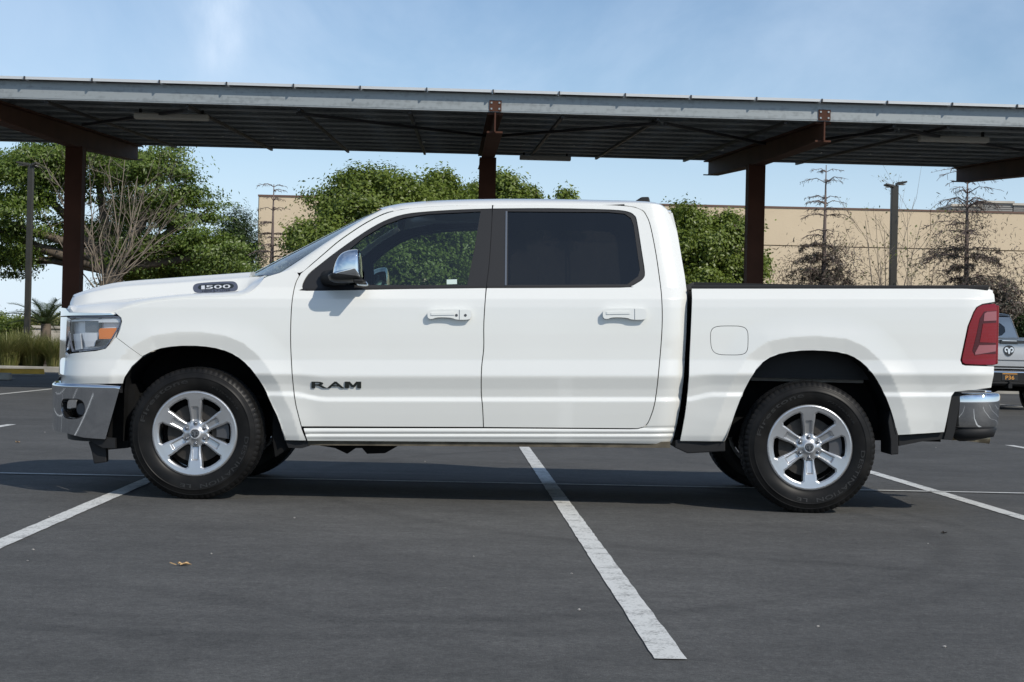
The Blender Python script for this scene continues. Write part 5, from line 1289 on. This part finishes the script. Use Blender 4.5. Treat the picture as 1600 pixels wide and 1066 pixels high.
# ---- rear bumper
rp = catmull([(2.66,.915),(2.72,.955),(2.80,.968),(2.88,.950),(2.94,.90),(2.972,.82),(2.990,.70),(3.0,.45),(3.005,.0)],5)
e_ = np.gradient(rp,axis=0); nn_ = np.stack([e_[:,1],-e_[:,0]],1); nn_ /= np.linalg.norm(nn_,axis=1)[:,None]; nn_ *= -1
zk = S0([(1535,616)],.95)[0][1]; zk2 = S0([(1535,670)],.95)[0][1]; hh_ = zk-zk2
prof = [(-.12,zk+.006),(-.022,zk+.005),(-.008,zk+.002),(.000,zk-.006),(.003,zk-.016),(.001,zk-hh_*.3),(-.001,zk-hh_*.5),(-.004,zk-hh_*.7),(-.009,zk-hh_*.88),(-.018,zk2+.008),(-.03,zk2),(-.06,zk2-.004)]
full = [(p,q) for p,q in zip(rp,nn_)]; rows = []
for o_, z in prof:
    r = [(p[0]+q[0]*o_, -(p[1]+q[1]*o_), z+KR*(p[0]-2.9)) for p,q in full]; rows.append(r + [(a_,-b_,c_) for a_,b_,c_ in r[::-1][1:]])
rb = MB().grid(rows).build('rear_bumper', 'chrome', truck, smooth=True, fix=False); orient(rb, Vector((1,0,0)))
mb = MB(); rows = []
for o_, z in ((-.03,zk2+.004),(-.012,zk2-.006),(-.03,zk2-.055),(-.12,zk2-.075)):
    r = [(p[0]+q[0]*o_, -(p[1]+q[1]*o_), z-.010+.014*(p[0]-2.66)/.3) for p,q in full]; rows.append(r + [(a_,-b_,c_) for a_,b_,c_ in r[::-1][1:]])
mb.grid(rows).build('bumper_skirt', 'black_plastic', rb, smooth=True, fix=False)
mb = MB(); zs = S0([(1520,611)],.9)[0][1]; mb.box((2.60,-.90,zs-.022),(2.90,.90,zs+.004)); mb.build('bumper_step', 'chrome', rb, bevel=.008)
mb = MB(); mb.box((2.90,-.62,zk-.004),(2.985,.62,zk+.018)); mb.build('step_pad', 'black_plastic', rb, bevel=.006)
mb = MB(); mb.box((2.99,-.34,zk2+.02),(3.012,.34,zk-.02)); mb.build('plate_recess', 'black_plastic', rb, bevel=.006)
mb = MB(); p = S0([(1534,690)],.72)[0]; mb.tube([(p[0]-.35,-.62,p[1]+.035),(p[0]-.06,-.66,p[1]+.026),(p[0]+.06,-.68,p[1]+.016)], [.028,.030,.032], 18); mb.build('exhaust_tip', 'exhaust_metal', truck, smooth=True)
mb = MB(); mb.box((2.75,-.035,.42),(3.06,.035,.50)); mb.tube([(3.02,0,.5),(3.02,0,.54)], [.018,.018], 10); mb.box((2.7,-.5,.45),(2.8,.5,.53)); mb.build('tow_hitch', 'black_plastic', truck)
# ---- wheels
RT, RR = .398, .2535
def wheel_meshes():
    n = 288; mb = MB()
    prof = [(.250,-.098),(.256,-.112),(.262,-.118),(.270,-.1225),(.285,-.1285),(.300,-.1330),(.316,-.1355),(.330,-.1362),(.333,-.1385),(.336,-.1385),(.339,-.1358),(.352,-.1325),(.362,-.1285),(.3645,-.1290),(.367,-.1280),(.374,-.1235),(.382,-.1180),(.389,-.1120),(.3935,-.1050)]
    tread = [(.3955,-.100),(.3965,-.085),(.397,-.062),(.389,-.060),(.389,-.050),(.3975,-.048),(.398,-.020),(.390,-.018),(.390,-.008),(.398,-.006)]
    prof2 = prof+tread; prof2 = prof2 + [(r,-y) for r,y in prof2[::-1]]
    base = mb.v; m = len(prof2)
    for j,(r,y) in enumerate(prof2):
        for k in range(n):
            a = 2*math.pi*k/n; rr = r; yy = y
            if r > .372 and abs(y) > .063 and k % 4 == 0: rr = r-.0032*min(1,(r-.372)/.012+.2); yy = y*.982
            elif r > .39 and abs(y) < .06 and abs(y) > .010 and (k + (2 if y > 0 else 0)) % 6 == 0: rr = r-.004
            x, z = rr*math.cos(a), rr*math.sin(a)
            if z < -.391: z = -.391
            if z < -.375: yy *= 1+.04*(-.375-z)/.016
            base.append((x,yy,z))
    for i in range(m-1):
        for k in range(n):
            a = i*n+k; b = i*n+(k+1)%n; mb.f.append((a, a+n, b+n, b))
    tyre = mb.mesh('tyre'); tyre.materials.append(MATS['rubber'])
    bm = bmesh.new(); bm.from_mesh(tyre); bmesh.ops.recalc_face_normals(bm, faces=bm.faces); bm.to_mesh(tyre); bm.free()
    tyre.polygons.foreach_set('use_smooth', [True]*len(tyre.polygons)); sharp(tyre, 32)
    # raised letters on the sidewall
    lt = MB()
    for s, a0, a1, r0, r1 in (('Firestone', 168, 98, .303, .330), ('DESTINATION', -2, -82, .303, .327), ('LE', -92, -104, .303, .325), ('P275/65R18', 70, 30, .292, .303)):
        V, Fc = text_geo(s, 1, 0, .01, 1.05); lo = V.min(0); hi = V.max(0); u = (V[:,0]-lo[0])/(hi[0]-lo[0]); v = (V[:,1]-lo[1])/(hi[1]-lo[1])
        A = np.radians(a0+(a1-a0)*u); R = r0+(r1-r0)*v; yb = np.interp(R, [p[0] for p in prof], [p[1] for p in prof]); nV = len(V)
        vv = [(R[k]*math.cos(A[k]), yb[k]-.0022, R[k]*math.sin(A[k])) for k in range(nV)]+[(R[k]*math.cos(A[k]), yb[k]+.001, R[k]*math.sin(A[k])) for k in range(nV)]
        ed = {}
        for f in Fc:
            for p,q in zip(f, f[1:]+f[:1]): ed[(p,q)] = 1
        lt.add(vv, list(Fc)+[(p,q,q+nV,p+nV) for (p,q) in ed if (q,p) not in ed])
    let = lt.mesh('tyre_lettering'); bm = bmesh.new(); bm.from_mesh(let); bmesh.ops.recalc_face_normals(bm, faces=bm.faces); bm.to_mesh(let); bm.free()
    # six spoke face
    holes = []
    def hw(r): return .0292 + .0120*sstep(.09,.20,np.asarray(r)) 
    for k in range(6):
        c = math.pi/6 + k*math.pi/3; L = []; ro = .2155
        rs = np.linspace(.083,.203,9)
        for r in rs: d = float(hw(r)); L.append((math.sqrt(r*r-d*d), d))
        a_end = math.atan2(L[-1][1], L[-1][0])+.055
        left = [(x*math.cos(c-math.pi/6)-y*math.sin(c-math.pi/6), x*math.sin(c-math.pi/6)+y*math.cos(c-math.pi/6)) for x,y in L]
        right = [(x*math.cos(c+math.pi/6)+y*math.sin(c+math.pi/6), x*math.sin(c+math.pi/6)-y*math.cos(c+math.pi/6)) for x,y in L]
        arc = [(ro*math.cos(a), ro*math.sin(a)) for a in np.linspace(c-math.pi/6+a_end, c+math.pi/6-a_end, 9)]
        tip = [(.074*math.cos(c), .074*math.sin(c))]
        holes.append(np.array(left+arc+right[::-1]+tip))
    out = np.array([(RR*math.cos(a), RR*math.sin(a)) for a in np.linspace(0,2*math.pi,121)[:-1]])
    def relief(x, z):
        r = np.hypot(x,z); y = np.interp(r, [0,.035,.05,.075,.10,.16,.205,.235,.246,.2535,.27], [.020,.020,.026,.030,.026,.014,.007,.003,.001,.004,.012])
        for k in range(6):
            a = k*math.pi/3; u = x*math.cos(a)+z*math.sin(a); v = -x*math.sin(a)+z*math.cos(a)
            y = y + .014*sstep(.074,.082,u)*(1-sstep(.152,.163,u))*(1-sstep(.0150,.0210,np.abs(v)))
            y = y + .006*np.exp(-((u-.062)/.016)**2-(v/.016)**2)
        # rolled edge beside each window
        return y
    dh = [h for h in holes]
    def rs(x, z):
        y = relief(x,z); d = np.full(np.shape(x), 9.)
        for h in dh: d = np.minimum(d, segdist(h, x, z))
        y = y + .006*(1-sstep(0,.008,d))
        return np.stack([x, y-.118, z],-1)
    tmp = panel('wheel_face', out, rs, 'alloy', None, holes=holes, du=.0042, dv=.0042, thick=.045, mirror=False)
    face = tmp.data; bpy.data.objects.remove(tmp)
    bar = MB(); bar.lathe([(.2535,-.116),(.2575,-.112),(.2575,-.100),(.250,-.095),(.232,-.085),(.226,-.03),(.226,.08),(.252,.10)], 72); barrel = bar.mesh('wheel_barrel'); barrel.materials.append(MATS['alloy']); barrel.polygons.foreach_set('use_smooth', [True]*len(barrel.polygons))
    return tyre, let, face, barrel
TY, LET, FACE, BARREL = wheel_meshes()
LET.materials.append(MATS['rubber_letter'])
def nutmesh():
    m = MB(); m.lathe([(0,-.016),(.006,-.0155),(.0095,-.012),(.0105,-.006),(.0115,.006)], 12); me = m.mesh('lug_nut'); me.materials.append(MATS['lamp_grey']); me.polygons.foreach_set('use_smooth', [True]*len(me.polygons)); return me
NUT = nutmesh()
def lathe_me(name, prof, mat, n=40, auto=30):
    m = MB(); m.lathe(prof, n); me = m.mesh(name); me.materials.append(MATS[mat]); bm = bmesh.new(); bm.from_mesh(me); bmesh.ops.recalc_face_normals(bm, faces=bm.faces); bm.to_mesh(me); bm.free()
    me.polygons.foreach_set('use_smooth', [True]*len(me.polygons)); sharp(me, auto); return me
CAP = lathe_me('centre_cap', [(0,-.104),(.030,-.104),(.034,-.101),(.036,-.094),(.036,-.085)], 'lamp_silver')
DISC = lathe_me('brake_disc', [(.08,-.02),(.09,-.045),(.176,-.045),(.176,-.015),(.09,-.015)], 'brake_iron', 60)
HUB = lathe_me('wheel_back', [(.0,.02),(.215,.02),(.215,.03),(0,.03)], 'liner', 40)
def wheel(px, py, sg, rot, cal):
    x, z = S0([(px,py)],.995)[0]; yc = sg*(1.008-.1365)
    def put(name, me, par, loc=(0,0,0), rx=0):
        o = bpy.data.objects.new(name, me); COL.objects.link(o); o.parent = par; o.location = loc; o.rotation_euler = (0, rx, 0); return o
    o = put('wheel', BARREL, truck, (x, yc, .3925), 0)
    if sg > 0: o.rotation_euler = (0,0,math.pi)
    t = put('tyre', TY, o, (0,0,0), 0)
    put('tyre_lettering', LET, o, (0,0,0), rot*0)
    f = put('wheel_face', FACE, o, (0,0,0), rot)
    for k in range(6):
        a = math.radians(90+60*k)-(rot+math.radians(30)); put('lug_nut', NUT, o, (.0625*math.cos(a), -.085, .0625*math.sin(a)))
    put('centre_cap', CAP, o)
    put('brake_disc', DISC, o); put('wheel_back', HUB, o)
    m = MB()
    for a0 in np.linspace(cal-.45, cal+.45, 9)[:-1]:
        a1 = a0+.1125; m.add([(r*math.cos(a), y, r*math.sin(a)) for a in (a0,a1) for r in (.125,.20) for y in (-.075,-.01)], [(0,1,3,2),(4,6,7,5),(0,4,5,1),(2,3,7,6),(0,2,6,4),(1,5,7,3)])
    m.build('brake_caliper', 'alloy_dark', o)
    e = horn_emblem('cap_emblem', o, (0,-.1045,0), .052, 'y', 'alloy_dark'); 
    return o
# the face is drawn with a spoke along +x; turn it so one spoke stands up
wheel(303.5, 681, -1, math.radians(-30-1.5), .3)
wheel(1265.5, 702.5, -1, math.radians(-30-2.5), .1)
wheel(303.5, 681, 1, 0.2, .3)
wheel(1265.5, 702.5, 1, .4, .1)
mb = MB(); xf = S0([(303,681)])[0][0]; xr2 = S0([(1265,702)])[0][0]; mb.tube([(xr2,-.8,.39),(xr2,-.2,.39),(xr2,0,.39),(xr2,.2,.39),(xr2,.8,.39)], [.05,.05,.13,.05,.05], 14); mb.build('rear_axle', 'liner', truck)
mb = MB(); mb.tube([(xf,-.8,.36),(xf,.8,.36)], .05, 12); mb.build('front_axle', 'liner', truck)
# ---- cabin
def seat(x, y, w, zs, hb=.62, head=True):
    m = MB(); m.box((x-.26,y-w/2,zs-.16),(x+.24,y+w/2,zs)); o = m.build('seat', 'seat_cloth', truck, bevel=.04)
    m = MB(); m.add([(x+.18+dx, y+sy*w/2*(.96 if dz else 1), zs-.04+dz) for dx,dz in ((0,0),(.15,0),(.15,hb),(.28,hb)) for sy in (-1,1)], [(0,1,3,2),(4,6,7,5),(0,4,5,1),(2,3,7,6),(0,2,6,4),(1,5,7,3)]); m.build('seat_back', 'seat_cloth', o, bevel=.03)
    if head:
        m = MB(); m.box((x+.36,y-.13,zs+hb+.0),(x+.45,y+.13,zs+hb+.17)); m.build('headrest', 'seat_cloth', o, bevel=.035)
xd = pw_(690,450,.4)[0]
for y in (-.42,.42): seat(xd-.02, y, .54, .88, .62)
seat(pw_(930,450,.4)[0]-.05, 0, 1.45, .90, .58, False)
for y in (-.5,0,.5):
    m = MB(); x_ = pw_(930,450,.4)[0]; m.box((x_+.30,y-.12,1.46),(x_+.38,y+.12,1.60)); m.build('headrest', 'seat_cloth', truck, bevel=.03)
xw = pw_(560,450,.4)[0]
m = MB(); m.add([(xw-.42,-.82,.75),(xw+.02,-.82,.75),(xw+.02,.82,.75),(xw-.42,.82,.75),(xw-.52,-.80,1.27),(xw-.04,-.80,1.24),(xw-.04,.80,1.24),(xw-.52,.80,1.27)],[(0,3,2,1),(4,5,6,7),(0,1,5,4),(1,2,6,5),(2,3,7,6),(3,0,4,7)]); m.build('dashboard', 'interior', truck, bevel=.04)
m = MB(); c = Vector((xw+.13,-.42,1.17)); ax = Vector((-.82,0,.57)); u = Vector((0,1,0)); v = ax.cross(u)
m.tube([c+(u*math.cos(a)+v*math.sin(a))*.18 for a in np.linspace(0,2*math.pi,25)], .016, 8, False); m.tube([c, c+ax*.2], [.06,.04], 10); m.tube([c-u*.17, c+u*.17], .018, 6); m.build('steering_wheel', 'interior', truck, smooth=True)
m = MB(); m.box((-1.25,-.84,.60),(1.0,.84,.64)); m.build('cabin_floor', 'interior', truck)
for sg in (-1,1):
    m = MB(); m.box((-1.2,min(sg*.84,sg*.86),.62),(1.0,max(sg*.84,sg*.86),1.26)); m.build('door_card', 'interior', truck)
zr_ = float(np.interp(.0, Tz[:,0], Tz[:,1]))
m = MB(); m.box((x0+.25,-.66,zr_-.055),(x1-.12,.66,zr_-.045)); m.build('headliner', 'headliner', truck)
m = MB(); xm = xw-.02; m.tube([(x0+.12,0,zr_-.04),(x0+.06,0,zr_-.12)], .012, 6); m.box((x0+.04,-.12,zr_-.17),(x0+.07,.12,zr_-.10)); m.build('rear_view_mirror', 'black_plastic', truck)
# ================================================================== THE SILVER PICKUP BEHIND
def copy_tree(o, parent=None, skip=()):
    if any(o.name.startswith(s) for s in skip): return None
    c = o.copy(); COL.objects.link(c); c.parent = parent
    if c.type == 'MESH' and c.data.materials and c.data.materials[0] is MATS['white_paint']:
        c.material_slots[0].link = 'OBJECT'; c.material_slots[0].material = MATS['silver_paint']
    for ch in list(o.children): copy_tree(ch, c, skip)
    return c
SY = 30.0
silver = copy_tree(truck)
silver['label'] = 'silver pickup truck seen from behind at the right picture edge'
silver['category'] = 'pickup truck'
sx_ = at(1578, 560, SY).x
silver.rotation_euler = (0, 0, -math.pi/2 + LOT); off = Vector((0, 3.0, 0))
silver.location = (sx_ - SV.x*0 - math.sin(LOT)*3.0, SY + 3.0, 0)
rbs = [c for c in silver.children if c.name.startswith('rear_bumper')][0]
m = MB(); m.box((3.014,-.155,zk2+.035),(3.020,.155,zk-.03)); pl = m.build('number_plate', 'plate_black', rbs, bevel=.003)
def flat_text(s, y0, y1, z0, z1, x, mat, parent, name):
    V, Fc = text_geo(s, 1, 0, .02); lo = V.min(0); hi = V.max(0); mb = MB()
    mb.add([(x, y0+(y1-y0)*(v[0]-lo[0])/(hi[0]-lo[0]), z0+(z1-z0)*(v[1]-lo[1])/(hi[1]-lo[1])) for v in V], Fc); return mb.build(name, mat, parent, fix=False)
zc = (zk+zk2)/2
flat_text('P36', -.085, .085, zc-.050, zc+.025, 3.0225, 'plate_orange', rbs, 'plate_lettering')
m = MB(); m.box((3.0205,-.14,zc+.050),(3.022,.14,zc+.066)); m.build('plate_strip', 'plate_orange', rbs)

# ================================================================== small things on the asphalt
def fallen_leaf(px, py, size, mat, label, seed):
    g = ground(px, py); rng = random.Random(seed); n = 9; pts = []
    for k in range(2*n):
        a = math.pi*k/n; r = size*(1 if k % 2 == 0 else .55)*(1 if k in (0,) else rng.uniform(.7,1)); pts.append((r*math.cos(a), r*.75*math.sin(a), .006+.022*abs(math.sin(a*1.5))*rng.uniform(.3,1)*size/.06))
    m = MB(); m.add([(0,0,.006)]+pts, [(0,i+1,(i+1)%(2*n)+1) for i in range(2*n)]); m.v += [(x,y,z-.0015) for x,y,z in m.v[:]]
    k = len(m.v)//2; m.f += [tuple(i+k for i in f[::-1]) for f in m.f[:]]
    m.tube([(-size*.9,0,.004),(-size*1.7,.01,.012)], .0025, 4); o = m.build('fallen_leaf', mat, fix=False); o.location = g; o.rotation_euler = (0,0,rng.uniform(0,6)); return tag(o, label, 'leaf')
fallen_leaf(287, 884, .034, 'dry_leaf', 'curled tan leaf on the asphalt in front of the front wheel', 1)
fallen_leaf(1476, 834, .026, 'dark_leaf', 'small dark curled leaf on the asphalt below the rear bumper', 2)
fallen_leaf(28, 692, .03, 'dry_leaf', 'pale leaf on the asphalt left of the front bumper', 3)
def pebble(px, py, r, label, seed):
    g = ground(px, py); rng = random.Random(seed); bm = bmesh.new(); bmesh.ops.create_icosphere(bm, subdivisions=1, radius=r)
    for v in bm.verts: v.co *= rng.uniform(.75,1.15); v.co.z *= .6
    me = bpy.data.meshes.new('pebble'); bm.to_mesh(me); bm.free(); o = link('pebble', me, 'pebble'); o.location = (g.x, g.y, r*.5); o.rotation_euler.z = rng.uniform(0,6)
    return tag(o, label, 'pebble', 'bits of grit strewn on the asphalt')
grit = [(460,810,.006,'pale bit of grit in front of the front door below the badge letters'),(52,860,.007,'pale bit of grit just below the left stall line'),(77,808,.006,'dark-edged bit of grit above the left stall line'),
  (664,722,.008,'pale bit of grit in the strip of light beneath the cab'),(43,877,.005,'small bit of grit at the left edge below the left stall line'),(893,897,.005,'bit of grit in the open asphalt left of the middle stall line'),
  (905,954,.007,'pale bit of grit beside the middle stall line near its end'),(1450,850,.005,'tiny bit of grit below the dark leaf'),(1278,980,.006,'bit of grit in the lower right foreground asphalt'),
  (1476,1012,.007,'bit of grit near the bottom right corner'),(1456,690,.010,'larger pale bit of grit behind the rear mud flap'),(1462,700,.008,'bit of grit right beside the larger one behind the rear mud flap'),
  (70,676,.007,'pale bit of grit on the asphalt left of the front bumper chrome'),(330,866,.006,'bit of grit right of the tan leaf'),(740,870,.004,'tiny bit of grit in the middle foreground asphalt')]
for i, (a, b, r_, lb) in enumerate(grit): o = pebble(a, b, r_, lb, i)
